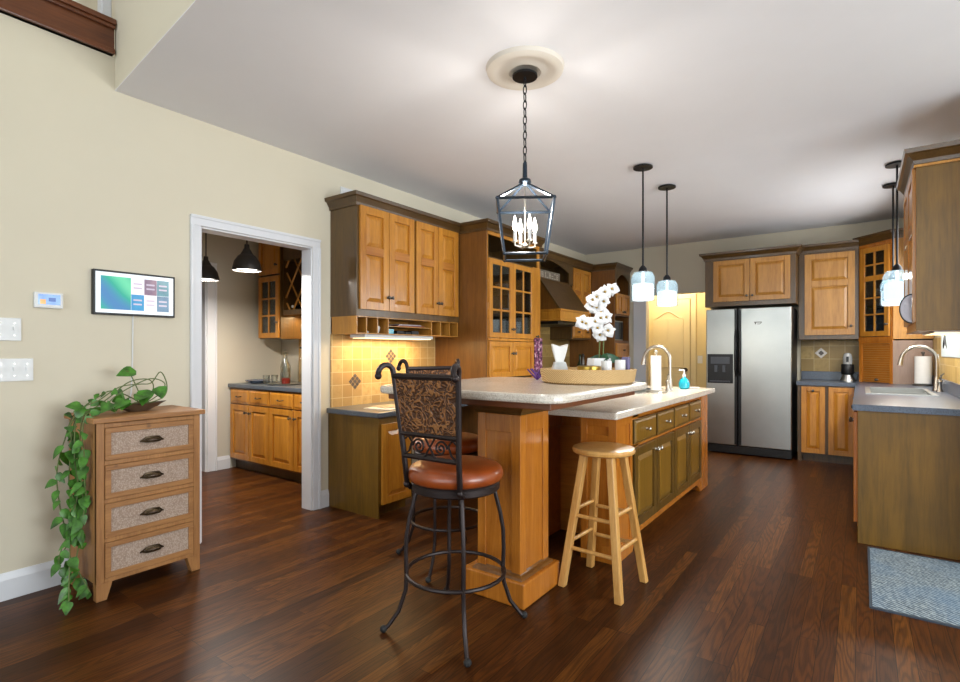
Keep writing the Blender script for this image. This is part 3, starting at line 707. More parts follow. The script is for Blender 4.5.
g = G(); g.box(XL+.001, XL+.015, 5.02, 6.40, 2.12, 2.40); g.box(XL+.015, -3.12, 5.02, 5.04, 2.12, 2.40); g.box(XL+.015, -3.12, 6.38, 6.40, 2.12, 2.40); g.box(XL+.015, -3.12, 5.04, 6.38, 2.12, 2.135); g.box(XL+.015, -3.12, 5.04, 6.38, 2.385, 2.40)
g.build('carcass', 'stain', t)
def arch_front(g, F, a0, a1, c0, c1, s0, s1, zs, zt, t_=.02):
    n = 14; arc = [(s0+(s1-s0)*i/n, zs+(zt-zs)*math.sin(PI*i/n)) for i in range(n+1)]
    gg = gT(F)
    for i in range(n):
        (x0, z0), (x1, z1) = arc[i], arc[i+1]
        gg.add([(x0, 0, z0), (x1, 0, z1), (x1, 0, c1), (x0, 0, c1), (x0, t_, z0), (x1, t_, z1), (x1, t_, c1), (x0, t_, c1)], [(3, 2, 1, 0), (4, 5, 6, 7), (0, 1, 5, 4), (2, 3, 7, 6), (1, 2, 6, 5), (3, 0, 4, 7)])
    gg.box(a0, s0, 0, t_, c0, c1); gg.box(s1, a1, 0, t_, c0, c1)
    return gg
F = frame((-3.13, 0, 0), '+x')
arch_front(None, F, 5.02, 6.40, 2.12, 2.40, 5.14, 6.28, 2.27, 2.365).build('arched_front', 'stain', t)
crown(t, [(-3.11, 5.02), (-3.11, 6.40)], 2.375)
sg = thing('wooden_sign', 'small weathered grey word sign in the arched niche over the hood', 'sign', (-3.2, 5.82, 2.1355))
F2 = frame((-3.16, 0, 0), '+x')
gT(F2).box(5.46, 6.12, -.02, 0, 2.136, 2.245).build('board', flat('weathered_grey_board', '85796a', .8, var=.2, sc_=25), sg, bev=.002)
g = gT(F2); rs = random.Random(4); a = 5.50
for i in range(9):
    for q in range(3):
        if rs.random() < .62: g.box(a, a+.045, 0, .002, 2.155+.028*q, 2.165+.028*q)
    if rs.random() < .8: g.box(a, a+.013, 0, .002, 2.155, 2.222)
    if rs.random() < .5: g.box(a+.035, a+.046, 0, .002, 2.155, 2.222)
    a += .065
g.build('lettering', flat('pale_lettering', 'b5ab9c', .8), sg)
t = thing('upper_cabinet', 'narrow two-door maple wall cabinet between hood and oven tower', 'cabinet', (-3.3, 6.62, 1.40))
G().box(XL+.013, -3.13, 6.402, 6.998, 1.40, 2.40).build('body', 'stain', t, bev=.002); F = frame((-3.13, 0, 0), '+x')
panel_door(t, F, 6.42, 6.698, 1.60, 2.36, 'maple', (0, .58, 1), .05, (6.67, 1.68)); panel_door(t, F, 6.703, 6.98, 1.60, 2.36, 'maple', (0, .58, 1), .045, (6.73, 1.68))
drawer(t, F, 6.42, 6.698, 1.425, 1.585, 'maple'); drawer(t, F, 6.703, 6.98, 1.425, 1.585, 'maple')
crown(t, [(-3.11, 6.402), (-3.11, 6.998)], 2.375)
# oven tower
t = thing('oven_tower', 'tall brown oven cabinet in the far left corner with a microwave cubby', 'cabinet', (-3.09, 7.28, 0))
X = -2.77; y0, y1 = 7.0, 7.565
g = G(); g.box(XL+.001, X, y0, y0+.018, 0, 2.40); g.box(XL+.001, X, y1-.018, y1, 0, 2.40); g.box(XL+.001, XL+.02, y0+.018, y1-.018, 0, 2.40)
for z0, z1 in ((2.38, 2.40), (2.04, 2.06), (1.74, 1.76), (1.37, 1.395)): g.box(XL+.02, X, y0+.018, y1-.018, z0, z1)
g.box(XL+.02, X-.002, y0+.018, y1-.018, .1, 1.37); g.box(XL+.02, X-.07, y0+.018, y1-.018, 0, .1)
g.build('carcass', 'walnut', t, bev=.002); F = frame((X, 0, 0), '+x')
arch_front(None, F, y0, y1, 2.06, 2.40, y0+.05, y1-.05, 2.24, 2.33, .012).build('arched_front', 'stain', t)
panel_door(t, F, y0+.03, 7.28, 1.765, 2.055, 'maple', stile=.045, knob_at=(7.26, 1.8)); panel_door(t, F, 7.285, y1-.03, 1.765, 2.055, 'maple', stile=.045, knob_at=(7.305, 1.8))
drawer(t, F, y0+.03, y1-.03, 1.16, 1.355, 'maple')
gT(F).box(y0+.05, y1-.05, 0, .025, .5, 1.12).build('oven_door', 'plastic_black', t, bev=.004)
gT(F).tube([(y0+.1, .02, 1.07), (y0+.1, .05, 1.07), (y1-.1, .05, 1.07), (y1-.1, .02, 1.07)], .009, 8).build('handle', 'steel', t, True)
panel_door(t, F, y0+.03, y1-.03, .12, .48, 'maple')
crown(t, [(-3.12, y0), (X, y0), (X, y1)], 2.375)
t = thing('microwave', 'small black and silver microwave in the oven tower cubby', 'microwave', (-3.0, 7.24, 1.395))
G().box(-3.25, -2.82, 7.04, 7.44, 1.3955, 1.68).build('body', 'steel', t, bev=.005); F = frame((-2.82, 0, 0), '+x')
gT(F).box(7.06, 7.34, 0, .008, 1.415, 1.66).build('door', flat('dark_glass', '20282c', .08, coat=.5), t, bev=.002)
gT(F).box(7.35, 7.43, 0, .006, 1.415, 1.66).build('control_panel', 'plastic_black', t)
tag(G().lathe([(.032, 0), (.034, .05), (.022, .10), (.026, .2), (.018, .24), (.028, .28), (.01, .31)], (-2.95, 6.36, .9005), 16).build('pepper_mill', 'pewter', None, True), 'dark pepper mill on the counter behind the tray', 'mill')
tag(G().lathe([(.036, 0), (.038, .16), (.014, .22), (.013, .28), (.016, .3)], (-3.05, 6.48, .9005), 16).build('oil_bottle', flat('green_glass', '38442a', .12), None, True), 'green oil bottle on the counter beside the pepper mill', 'bottle')

# ================================================================ back wall
t = thing('fridge', 'stainless side-by-side fridge with black handles and ice dispenser', 'fridge', (-1.065, 7.2, 0))
G().box(-1.545, -.637, 6.955, 7.55, .02, 1.755).build('body', 'plastic_black', t, bev=.005)
F = frame((-.03, 6.95, 0), '-y')
dl = gT(F).box(-1.517, -1.168, 0, .07, .115, 1.752).build('freezer_door', 'steel', t, bev=.008)
dr = gT(F).box(-1.150, -.607, 0, .07, .115, 1.752).build('fridge_door', 'steel', t, bev=.008)
for p, a, s in ((dl, -1.196, 1), (dr, -1.150, 1)):
    g = gT(F); g.box(a, a+.028, .071, .079, .125, 1.745)
    g.tube([(a+.014, .08, .95), (a+.014, .105, 1.02), (a+.014, .115, 1.2), (a+.014, .105, 1.42), (a+.014, .08, 1.49)], .013, 8)
    g.build('handle', 'plastic_black', p)
dp = gT(F).box(-1.500, -1.212, .0705, .076, .855, 1.208).build('ice_dispenser', 'plastic_black', dl, bev=.003)
g = gT(F); g.box(-1.462, -1.25, .0765, .079, 1.09, 1.175); g.box(-1.455, -1.36, .0795, .08, 1.135, 1.165); g.box(-1.33, -1.27, .0795, .08, 1.14, 1.16); g.box(-1.47, -1.245, .0765, .11, .87, .885)
g.box(-1.415, -1.385, .0765, .1, .99, 1.07); g.box(-1.325, -1.295, .0765, .1, .99, 1.07)
# controls and paddles keep their own grey
g.build('dispenser_controls', flat('grey_control', '4a4d55', .3), dl)
g = gT(F); g.box(-.985, -.905, .0705, .0722, 1.578, 1.588); g.box(-.978, -.966, .0705, .0722, 1.558, 1.578); g.tube([(-.955, .0712, 1.562), (-.93, .0712, 1.560), (-.908, .0712, 1.575)], .003, 5)
g.build('badge', 'pewter', dr)
G().box(-1.545, -.637, 6.90, 6.955, .015, .105).build('grille', 'plastic_black', t, bev=.003)
g = gT(F)
for i in range(4): g.box(-1.48, -.64, .0505, .053, .03+.018*i, .038+.018*i)
g.build('grille_slats', 'rubber', t)
t = thing('fridge_cabinet', 'two-door maple cabinet with dark crown above the fridge', 'cabinet', (-1.08, 7.25, 1.79)); F = frame((0, 6.95, 0), '-y')
G().box(-1.575, -.602, 6.95, 7.565, 1.79, 2.37).build('body', 'stain', t, bev=.002)
panel_door(t, F, -1.475, -1.073, 1.845, 2.345, 'maple_light', knob_at=(-1.10, 1.905), pmat='maple_light'); panel_door(t, F, -1.067, -.655, 1.845, 2.345, 'maple_light', knob_at=(-1.04, 1.905))
crown(t, [(-1.575, 7.565), (-1.575, 6.95), (-.602, 6.95), (-.602, 7.565)], 2.36)
t = thing('upper_cabinet', 'single-door maple wall cabinet right of the fridge', 'cabinet', (-.31, 7.42, 1.38))
G().box(-.60, -.02, 7.27, 7.565, 1.38, 2.42).build('body', 'stain', t, bev=.002); F = frame((0, 7.27, 0), '-y')
panel_door(t, F, -.538, -.055, 1.43, 2.375, 'maple_light', (0, .63, 1), .065, (-.09, 1.53))
crown(t, [(-.60, 7.27), (-.02, 7.27)], 2.40)
# corner cabinet with the appliance garage
t = thing('corner_cabinet', 'angled corner cabinet with a glass door above a tambour garage', 'cabinet', (.33, 7.3, .90))
c0, c1 = Vector((-.015, 7.27)), Vector((.27, 6.975)); L = (c1-c0).length; al = (c1-c0)/L
FD = frame((c0.x, c0.y, 0), ((al.x, al.y, 0), (al.y, -al.x, 0)))
poly = [(-.015, 7.565), (-.015, 7.27), (.27, 6.975), (.595, 6.975), (.595, 7.565)]
g = G()
for z0, z1 in ((1.37, 1.39), (2.40, 2.43), (1.63, 1.64), (1.84, 1.85), (2.08, 2.09)): g.prism([(-.013, 7.56), (-.013, 7.285), (.28, 6.985), (.59, 6.985), (.59, 7.56)], z0, z1)
g.box(-.015, -.001, 7.27, 7.565, 1.37, 2.43); g.box(-.001, .595, 7.55, 7.565, 1.37, 2.43); g.box(.58, .595, 6.975, 7.55, 1.37, 2.43)
g.build('carcass', 'stain', t)
G().box(.272, .594, 6.968, 6.984, 1.37, 2.43).build('side_panel', 'maple_light', t)
g = gT(FD); g.box(0, .025, -.02, .002, 1.37, 2.43); g.box(L-.025, L, -.02, .002, 1.37, 2.43); g.box(.025, L-.025, -.02, .002, 2.38, 2.43); g.box(0, L, -.02, .01, 1.355, 1.40)
g.build('face_frame', 'orange', t)
glass_door(t, FD, .03, L-.03, 1.405, 2.375, 'maple', 2, 5, .055, (L-.05, 1.53), splits=[(.21, .016), (.42, .016), (.67, .055), (.84, .016)])
crown(t, [(-.018, 7.50), (-.018, 7.268), (.268, 6.972), (.595, 6.972)], 2.42)
G().box(-.015, .0, 7.27, 7.55, .9005, 1.355).build('garage_side', 'stain', t); g = G(); g.box(.27, .595, 6.972, 6.985, .9005, 1.355); g.build('garage_panel', wood('glare_mauve_panel', '7d6252', '957a66', .35), t)  # glare on the stained veneer is painted in as the mauve wood tone
g = gT(FD); g.box(0, .035, -.02, .004, .9005, 1.355); g.box(L-.035, L, -.02, .004, .9005, 1.355); g.box(.035, L-.035, -.02, .004, 1.325, 1.355); g.build('garage_frame', 'orange', t)
g = gT(FD)
for i in range(17): z = .905+.0247*i; g.box(.036, L-.036, -.014, -.004, z, z+.0225)
td = g.build('tambour_door', 'garage', t, bev=.002); knob(td, FD, L/2+.02, .935, -.004)
ins = [('green jar on a lower shelf inside the corner glass cabinet', .08, 1.641, 'gold', .04, .10), ('blue-white vase on the bottom shelf inside the corner glass cabinet', .12, 1.391, 'blueplate', .045, .14), ('blue jug on the bottom shelf inside the corner cabinet, beside the vase', .24, 1.391, 'blueplate', .04, .12), ('white cup on an upper shelf inside the corner glass cabinet', .15, 1.851, 'ceramic', .04, .08)]
for lab, x, z, m, r, h in ins:
    tag(G().lathe([(r*.7, 0), (r, h*.4), (r*.8, h*.8), (r*.9, h)], (x, 7.27 if x < .2 else 7.15, z+.0005), 14).build('jar' if 'jar' in lab else ('vase' if 'vase' in lab else ('jug' if 'jug' in lab else 'cup')), m, None, True), lab, lab.split()[1] if lab.split()[1] in ('jar', 'vase', 'jug', 'cup') else 'vase')
# base run and L-shaped counter
t = thing('base_cabinet', 'two-door maple base cabinet right of the fridge', 'cabinet', (-.3, 7.27, 0))
G().box(-.585, -.02, 6.97, 7.565, .085, .86).build('body', 'stain', t, bev=.002); G().box(-.585, -.04, 7.04, 7.565, 0, .085).build('plinth', 'stain', t)
G().box(-.585, -.545, 6.97, 7.04, 0, .085).build('foot', 'stain', t)
F = frame((0, 6.97, 0), '-y')
panel_door(t, F, -.548, -.322, .10, .845, 'maple', knob_at=(-.435, .80), stile=.05); panel_door(t, F, -.292, -.06, .10, .845, 'maple', knob_at=(-.08, .5), stile=.05)
t = thing('sink_cabinet', 'olive-brown sink base cabinet with plain end panel at the right', 'cabinet', (.28, 5.6, 0))
G().box(-.02, .595, 4.216, 6.965, .1, .68).build('body', 'orange', t); G().box(.05, .595, 4.216, 6.965, 0, .1).build('plinth', 'stain', t)
g = G(); g.box(-.02, .0, 4.216, 6.965, .68, .86); g.box(.56, .595, 4.216, 6.965, .68, .86); g.box(0, .56, 6.94, 6.965, .68, .86); g.build('rail', 'orange', t)
G().box(-.018, .595, 4.198, 4.216, 0, .86).build('end_panel', 'endpanel', t, bev=.002, label='olive-brown end panel')
F = frame((-.02, 0, 0), '-x')
ys = [4.24, 4.76, 5.30, 5.84, 6.38, 6.92]
for i in range(5): panel_door(t, F, -ys[i+1]+.006, -ys[i]-.006, .12, .845, 'orange', knob_at=(-ys[i]-.05 if i % 2 else -ys[i+1]+.05, .74))
t = thing('countertop', 'dark blue-grey L-shaped counter with the right hand sink', 'countertop', (.28, 5.6, .86))
g = G(); z0, z1 = .8605, .90
g.box(-.045, .598, 4.175, 5.29, z0, z1); g.box(-.045, .05, 5.29, 6.18, z0, z1); g.box(.46, .598, 5.29, 6.18, z0, z1); g.box(-.045, .598, 6.18, 6.94, z0, z1); g.box(-.595, .598, 6.94, 7.565, z0, z1)
g.build('slab', 'slate_blue', t)
g = G(); g.box(-.595, -.016, 7.545, 7.568, .9, 1.0); g.box(.578, .598, 4.175, 6.965, .9, 1.0); g.build('upstand', 'slate_blue', t, bev=.003)
sk = G()
for a, b, c, d in ((.03, .48, 5.26, 5.30), (.03, .48, 6.17, 6.21), (.03, .065, 5.30, 6.17), (.445, .48, 5.30, 6.17)): sk.box(a, b, c, d, .9005, .906)
for a, b, c, d in ((.052, .458, 5.292, 5.296), (.052, .458, 6.174, 6.178), (.052, .056, 5.296, 6.174), (.454, .458, 5.296, 6.174)): sk.box(a, b, c, d, .70, .9)
sk.box(.052, .458, 5.292, 6.178, .695, .70); sk.box(.056, .454, 5.72, 5.74, .70, .895)
s = thing('sink', 'stainless double sink set in the dark right counter', 'sink', (.25, 5.73, .70)); sk.build('basin', 'steel', s)
for y in (5.51, 5.95): G().cyl((.25, y, .7002), .04, .003, 20).build('drain', 'pewter', s, True)
struct(G().box(-.60, -.016, YB-.012, YB, .995, 1.38), 'wall_tile', 'tile_back', 'mottled gold tile splash behind the blender', 'tile')
o = [x for x in bpy.data.objects if x.name.startswith('wall_tile')][-1]
ft = [x for x in bpy.data.objects if x.name.startswith('wall_tile') and x['label'].startswith('mottled gold')][0]
g = gT(Matrix.Translation((-.39, YB-.0125, 1.22)) @ Matrix.Rotation(PI/4, 4, 'Y')); g.box(-.045, .045, -.003, 0, -.045, .045); g.build('accent_tile', 'cream_stone', ft)
g = gT(Matrix.Translation((-.39, YB-.016, 1.22)) @ Matrix.Rotation(PI/4, 4, 'Y')); g.box(-.022, .022, -.003, 0, -.022, .022); g.build('accent_tile', 'tile_accent', ft)
struct(G().box(XR-.012, XR, 4.2, 6.965, .995, 1.37), 'wall_tile', 'tile_right', 'yellow tile splash along the right wall', 'tile')
# near wall cabinet on the right
t = thing('upper_cabinet', 'olive-brown wall cabinet high at the right edge, seen end-on', 'cabinet', (.435, 4.58, 1.37))
G().box(.275, .595, 4.165, 5.0, 1.385, 2.42).build('body', 'maple', t); G().box(.272, .595, 4.15, 4.165, 1.37, 2.42).build('end_panel', 'endpanel', t, label='olive-brown end panel')
G().box(.272, .595, 4.165, 5.0, 1.368, 1.384).build('bottom_rail', 'maple_light', t)
F = frame((.275, 0, 0), '-x')
panel_door(t, F, -4.575, -4.18, 1.42, 2.37, 'maple', (0, .62, 1), .06, (-4.55, 1.5)); panel_door(t, F, -4.985, -4.585, 1.42, 2.37, 'maple', (0, .62, 1), .06, (-4.61, 1.5))
crown(t, [(.272, 5.0), (.272, 4.15), (.595, 4.15)], 2.38)
G().sweep([(0, 0), (.012, 0), (.012, .014), (0, .02)], [(.275, 5.0), (.272, 4.15), (.595, 4.15)], 2.362).build('bead', 'maple_light', t)
t = thing('strip_lamp', 'lit strip lamp under the right hand wall cabinet', 'lamp', (.45, 4.58, 1.355))
G().box(.36, .52, 4.2, 4.95, 1.3585, 1.3675).build('housing', 'white', t); G().box(.37, .51, 4.22, 4.93, 1.3565, 1.3583).build('diffuser', 'strip', t)

# ================================================================ island
t = thing('island', 'amber maple kitchen island with olive drawers and doors', 'island', (-1.6, 4.0, 0))
g = G(); g.box(-2.0, -1.185, 3.32, 5.16, .09, .70); g.box(-2.0, -1.94, 3.32, 5.16, .09, .86); g.box(-1.36, -1.185, 3.32, 5.16, .7, .86); g.box(-1.94, -1.36, 3.32, 4.1, .7, .86); g.box(-1.94, -1.36, 4.95, 5.16, .7, .86)
g.box(-1.95, -1.25, 3.36, 5.12, 0, .09)
g.build('body', 'orange', t, bev=.002)
g = G(); g.box(-1.37, -1.155, 2.935, 3.18, 0, .8595)
g.box(-1.372, -1.33, 2.925, 2.935, .0, .8595); g.box(-1.195, -1.153, 2.925, 2.935, .0, .8595); g.box(-1.33, -1.195, 2.925, 2.935, .80, .8595); g.box(-1.33, -1.195, 2.925, 2.935, .70, .75); g.box(-1.33, -1.195, 2.925, 2.935, .0, .1)
g.box(-1.155, -1.146, 2.925, 2.965, 0, .8595); g.box(-1.155, -1.146, 3.15, 3.19, 0, .8595); g.box(-1.155, -1.146, 2.965, 3.15, .80, .8595); g.box(-1.155, -1.146, 2.965, 3.15, 0, .1)
g.build('near_post', 'orange', t, bev=.002)
g = G(); g.box(-1.37, -1.155, 3.18, 3.32, .09, .8595); g.build('post_return', 'orange', t)
g = G(); g.box(-1.26, -1.148, 4.93, 5.165, 0, .8595); g.build('far_post', 'orange', t, bev=.003)
g = G(); g.box(-1.185, -1.155, 3.18, 3.205, .09, .86); g.box(-1.185, -1.155, 4.895, 4.93, .09, .86); g.box(-1.185, -1.155, 3.205, 4.895, .825, .86); g.box(-1.185, -1.155, 3.205, 4.895, .64, .655); g.box(-1.185, -1.15, 3.18, 4.93, .085, .13)
for s_, y in ((1, 3.19), (-1, 4.925)):
    pts = [(y, .09), (y, .0), (y+s_*.02, 0), (y+s_*.05, .04), (y+s_*.13, .075), (y+s_*.2, .09)]
    n = len(pts); g.add([(-1.185, a, b) for a, b in pts]+[(-1.152, a, b) for a, b in pts], [tuple(range(n)), tuple(range(n, 2*n))[::-1]]+[(i, n+i, n+(i+1) % n, (i+1) % n) for i in range(n)])
g.build('face_frame', 'orange', t, bev=.002)
F = frame((-1.156, 0, 0), '+x')
for a0, a1 in ((3.208, 3.64), (3.672, 4.06), (4.085, 4.485), (4.51, 4.89)): drawer(t, F, a0, a1, .662, .815, 'olive', 'knob', 'chrome', 'olive_panel')
for a0, a1, k in ((3.208, 3.64, 3.615), (3.648, 4.06, 3.675), (4.085, 4.485, 4.46), (4.493, 4.89, 4.52)):
    panel_door(t, F, a0, a1, .135, .638, 'olive', knob_at=(k, .575), pmat='olive_panel', kmat='chrome')
G().box(-1.70, -1.37, 3.30, 3.32, 0, .86).build('knee_panel', 'orange_dark', t)
G().box(-1.70, -1.37, 3.275, 3.30, .735, .86).build('apron', 'orange', t)
# pedestal carrying the raised bar
g = G(); g.box(-1.745, -1.70, 2.47, 3.32, 0, .95); g.build('spine_panel', 'orange_dark', t)
G().box(-1.70, -1.675, 2.47, 3.275, .735, .95).build('spine_apron', 'orange', t)
g = G(); g.box(-1.60, -1.355, 2.2, 2.47, .15, .93)
for x0, x1, y0, y1 in ((-1.606, -1.555, 2.192, 2.2), (-1.40, -1.349, 2.192, 2.2)): g.box(x0, x1, y0, y1, .15, .93)
for y0, y1 in ((2.192, 2.25), (2.42, 2.478)): g.box(-1.355, -1.347, y0, y1, .15, .93)
g.box(-1.555, -1.40, 2.192, 2.2, .84, .93); g.box(-1.355, -1.347, 2.25, 2.42, .84, .93)
g.build('column', 'orange', t, bev=.003)
g = G(); g.box(-1.68, -1.306, 2.158, 2.53, 0, .125); g.build('column_base', 'orange', t, bev=.008)
g = G(); g.sweep([(0, 0), (.026, 0), (.022, .012), (.008, .02), (0, .03)], [(-1.60, 2.47), (-1.60, 2.2), (-1.355, 2.2), (-1.355, 2.47)], .125, True); g.build('base_moulding', 'walnut', t)
g = G(); g.sweep([(0, 0), (.012, 0), (.02, .015), (.06, .05), (.075, .055), (.075, .067), (0, .067)], [(-1.60, 2.47), (-1.60, 2.2), (-1.355, 2.2), (-1.355, 2.47)], .93, True); g.box(-1.6, -1.355, 2.2, 2.47, .93, .997)
g.build('capital', 'stain', t)
g = G(); g.box(-1.99, -1.04, 1.93, 2.93, .997, 1.03); g.box(-1.99, -1.70, 2.82, 2.93, .90, .997); g.build('sub_top', wood('red_brown_sub_top', '5f331a', '7a4524', .4, along='x'), t, bev=.003)
tag(G().prism(rrect(-2.02, -.965, 1.845, 2.995, .10, 8), 1.0305, 1.07).build('countertop', 'cream_stone', None, bev=.012), 'raised cream stone bar top carrying the woven tray', 'countertop')
t2 = thing('countertop', 'lower cream stone island counter with the gooseneck faucet', 'countertop', (-1.58, 4.0, .86))
g = G(); z0, z1 = .8605, .90
g.prism(rrect(-2.06, -1.095, 2.80, 4.2, .015, 3), z0, z1)
g.build('slab', 'cream_stone', t2, bev=.006)
for a, b in ((-2.06, -1.79), (-1.43, -1.095)): G().box(a, b, 4.2, 4.85, z0, z1).build('sink_rail', 'cream_stone', t2)
G().prism(rrect(-2.06, -1.095, 4.85, 5.235, .015, 3), z0, z1).build('far_slab', 'cream_stone', t2, bev=.006)
s = thing('sink', 'stainless sink in the island counter', 'sink', (-1.61, 4.52, .72)); g = G()
for a, b, c, d in ((-1.80, -1.42, 4.18, 4.21), (-1.80, -1.42, 4.84, 4.87), (-1.80, -1.775, 4.21, 4.84), (-1.445, -1.42, 4.21, 4.84)): g.box(a, b, c, d, .9005, .905)
for a, b, c, d in ((-1.788, -1.432, 4.202, 4.206), (-1.788, -1.432, 4.844, 4.848), (-1.788, -1.784, 4.206, 4.844), (-1.436, -1.432, 4.206, 4.844)): g.box(a, b, c, d, .72, .9)
g.box(-1.788, -1.432, 4.202, 4.848, .715, .72); g.build('basin', 'steel', s)

# ---------------------------------------------------------------- faucets, towels, soap
def faucet(label, x, y, z, reach, rise, r=.014, side=1):
    t = thing('faucet', label, 'faucet', (x, y, z))
    G().lathe([(.03, 0), (.03, .006), (.022, .02), (.019, .1), (.016, .12)], (x, y, z), 16).build('base', 'chrome', t, True)
    R = reach/2; top = rise-R; pts = [(x, y, z+.1), (x, y, z+top)]
    for i in range(1, 11): q = PI*i/10*.93; pts.append((x-R+R*math.cos(q), y, z+top+R*math.sin(q)))
    a = pts[-1]; pts.append((a[0]-.008, y, a[2]-.05))
    G().tube(pts, r, 10).build('spout', 'chrome', t, True)
    g = G(); g.tube([(a[0]-.004, y, a[2]-.02), (a[0]-.012, y, a[2]-.075)], [r*1.25, r*1.35], 10); g.build('spray_head', 'chrome', t, True)
    g = G(); yy = y-side*.1; g.lathe([(.026, 0), (.026, .005), (.016, .02), (.014, .07), (.02, .085), (.012, .1)], (x+.01, yy, z), 14); g.tube([(x+.01, yy, z+.09), (x+.02, yy-side*.02, z+.14), (x+.035, yy-side*.04, z+.155)], [.008, .007, .006], 8)
    g.build('lever_handle', 'chrome', t, True)
    return t
faucet('brushed nickel gooseneck faucet on the island counter', -1.335, 4.63, .9005, .225, .385)
faucet('brushed nickel gooseneck faucet at the right hand sink', .53, 6.0, .9005, .24, .385)
def towel_holder(label, x, y, z, R, h, mat):
    t = thing('paper_towel_holder', label, 'paper towel', (x, y, z))
    G().lathe([(.085, 0), (.085, .012), (.07, .018), (.01, .02)], (x, y, z), 24).build('base', mat, t, True)
    G().tube([(x, y, z+.018), (x, y, z+h+.045)], .008, 8).build('rod', mat, t, True); G().ball((x, y, z+h+.055), .016, 12).build('finial', mat, t, True)
    G().lathe([(.02, 0), (R, 0), (R, h), (.02, h)], (x, y, z+.022), 28).build('paper_roll', 'paper', t, True, label='white paper roll')
towel_holder('white paper towel roll standing by the island faucet', -1.37, 4.36, .9005, .042, .285, 'chrome')
towel_holder('white paper towel roll on a dark stand beyond the right sink', .50, 6.82, .9005, .068, .27, 'pewter')
t = thing('soap_bottle', 'turquoise soap bottle with a pump behind the island faucet', 'soap bottle', (-1.3, 4.95, .9005))
G().lathe([(.03, 0), (.045, .012), (.048, .05), (.035, .085), (.014, .105), (.014, .115)], (-1.3, 4.95, .9005), 20).build('bottle', 'bluesoap', t, True)
g = G(); g.lathe([(.016, 0), (.016, .02), (.006, .022), (.006, .06)], (-1.3, 4.95, 1.014), 12); g.tube([(-1.3, 4.95, 1.07), (-1.345, 4.95, 1.072)], .006, 8); g.build('pump', 'ceramic', t, True)
tag(G().prism([(-1.27+.05*math.cos(q*PI/8), 4.96+.05*math.sin(q*PI/8)) for q in range(16)], .9002, .9005+.004).build('soap_mat', 'ceramic') if False else G().lathe([(.03, 0), (.055, .003), (.06, .012), (.05, .008)], (-1.255, 5.07, .9005), 20).build('soap_dish', 'ceramic', None, True), 'small white dish at the far end of the island counter', 'dish')

# ---------------------------------------------------------------- tray and what it carries
tx, ty, tz = -1.225, 2.70, 1.0705
tag(G().lathe([(.01, 0), (.235, 0), (.25, .01), (.262, .075), (.252, .078), (.238, .016), (.01, .010)], (tx, ty, tz), 40, False).build('woven_tray', 'wicker', None, True), 'round woven rattan tray on the raised bar', 'tray')
B = tz+.0165
ts = thing('tissue_box', 'white tissue box with a tall pulled tissue on the tray', 'tissue box', (-1.36, 2.63, B))
ux, uy = .809, .588
Tb = Matrix.Translation((-1.36, 2.63, B)) @ Matrix.Rotation(YAW, 4, 'Z')
g = gT(Tb); g.add([(a*w, b*w, z) for z, w in ((0, .05), (.02, .051), (.098, .030)) for a, b in ((-1, -1), (1, -1), (1, 1), (-1, 1))], [(3, 2, 1, 0), (8, 9, 10, 11)]+[(q*4+i, q*4+(i+1) % 4, q*4+4+(i+1) % 4, q*4+4+i) for q in (0, 1) for i in range(4)]); g.build('box', flat('pale_grey_marble', 'c9cbc9', .4, var=.15, sc_=14), ts, bev=.004)
g = gT(Tb); vs = []; fs = []
rows = [(.022, .095), (.027, .11), (.034, .13), (.042, .16), (.048, .19)]
for i, (w, z) in enumerate(rows):
    for k in range(12):
        q = 2*PI*k/12; vs.append((w*math.cos(q), w*.45*math.sin(q)+.01*math.sin(3*q)*w/.05, z+.008*math.sin(2*q+1)*(i/4)))
for i in range(4):
    for k in range(12): l = (k+1) % 12; fs.append((i*12+k, i*12+l, i*12+12+l, i*12+12+k))
fs.append(tuple(range(48, 60))); g.add(vs, fs); g.build('tissue', 'paper', ts, True)
c = thing('candle_jar', 'gold-lidded candle tin at the front of the tray', 'candle', (-1.16, 2.575, B))
G().lathe([(.058, 0), (.062, .008), (.062, .05)], (-1.16, 2.575, B), 28).build('jar', flat('dark_clear_jar', '4a473e', .12, coat=.4, var=.3, sc_=30), c, True)
G().lathe([(.064, .0501), (.064, .076), (.055, .081), (.01, .082)], (-1.16, 2.575, B), 28).build('lid', 'gold', c, True)
for lab, x, y, h in (('white pillar candle nearer the orchid pot on the tray', -1.10, 2.665, .105), ('white pillar candle at the right rim of the tray', -1.055, 2.745, .11)):
    p = thing('pillar_candle', lab, 'candle', (x, y, B)); G().lathe([(.027, 0), (.028, .004), (.028, h), (.02, h-.004), (.004, h-.006)], (x, y, B), 20).build('wax', 'ceramic', p, True)
    G().tube([(x, y, B+h-.008), (x+.001, y, B+h+.01)], .0015, 5).build('wick', 'rubber', p)
boxthing('gift_box', 'purple', 'lavender box at the right end of the woven tray behind the candle', 'box', -1.062, -1.026, 2.785, 2.821, B, B+.125, .003)
ox, oy = -1.195, 2.79
orc = thing('potted_orchid', 'white orchid in a faceted white pot on the tray', 'plant', (ox, oy, B))
G().lathe([(.05, 0), (.078, .04), (.068, .118), (.058, .118), (.05, .1)], (ox, oy, B), 8).build('pot', 'ceramic', orc)
G().lathe([(.0, .098), (.052, .1)], (ox, oy, B), 16).build('moss', 'stem', orc)
for st in ([(-1.196, 2.79, 1.19), (-1.187, 2.784, 1.335), (-1.178, 2.79, 1.475), (-1.16, 2.803, 1.555), (-1.114, 2.836, 1.575)], [(-1.173, 2.793, 1.19), (-1.169, 2.797, 1.363), (-1.195, 2.78, 1.42), (-1.24, 2.745, 1.412), (-1.273, 2.721, 1.40)]):
    G().tube(st, .0035, 6).build('stem', 'stem', orc, True)
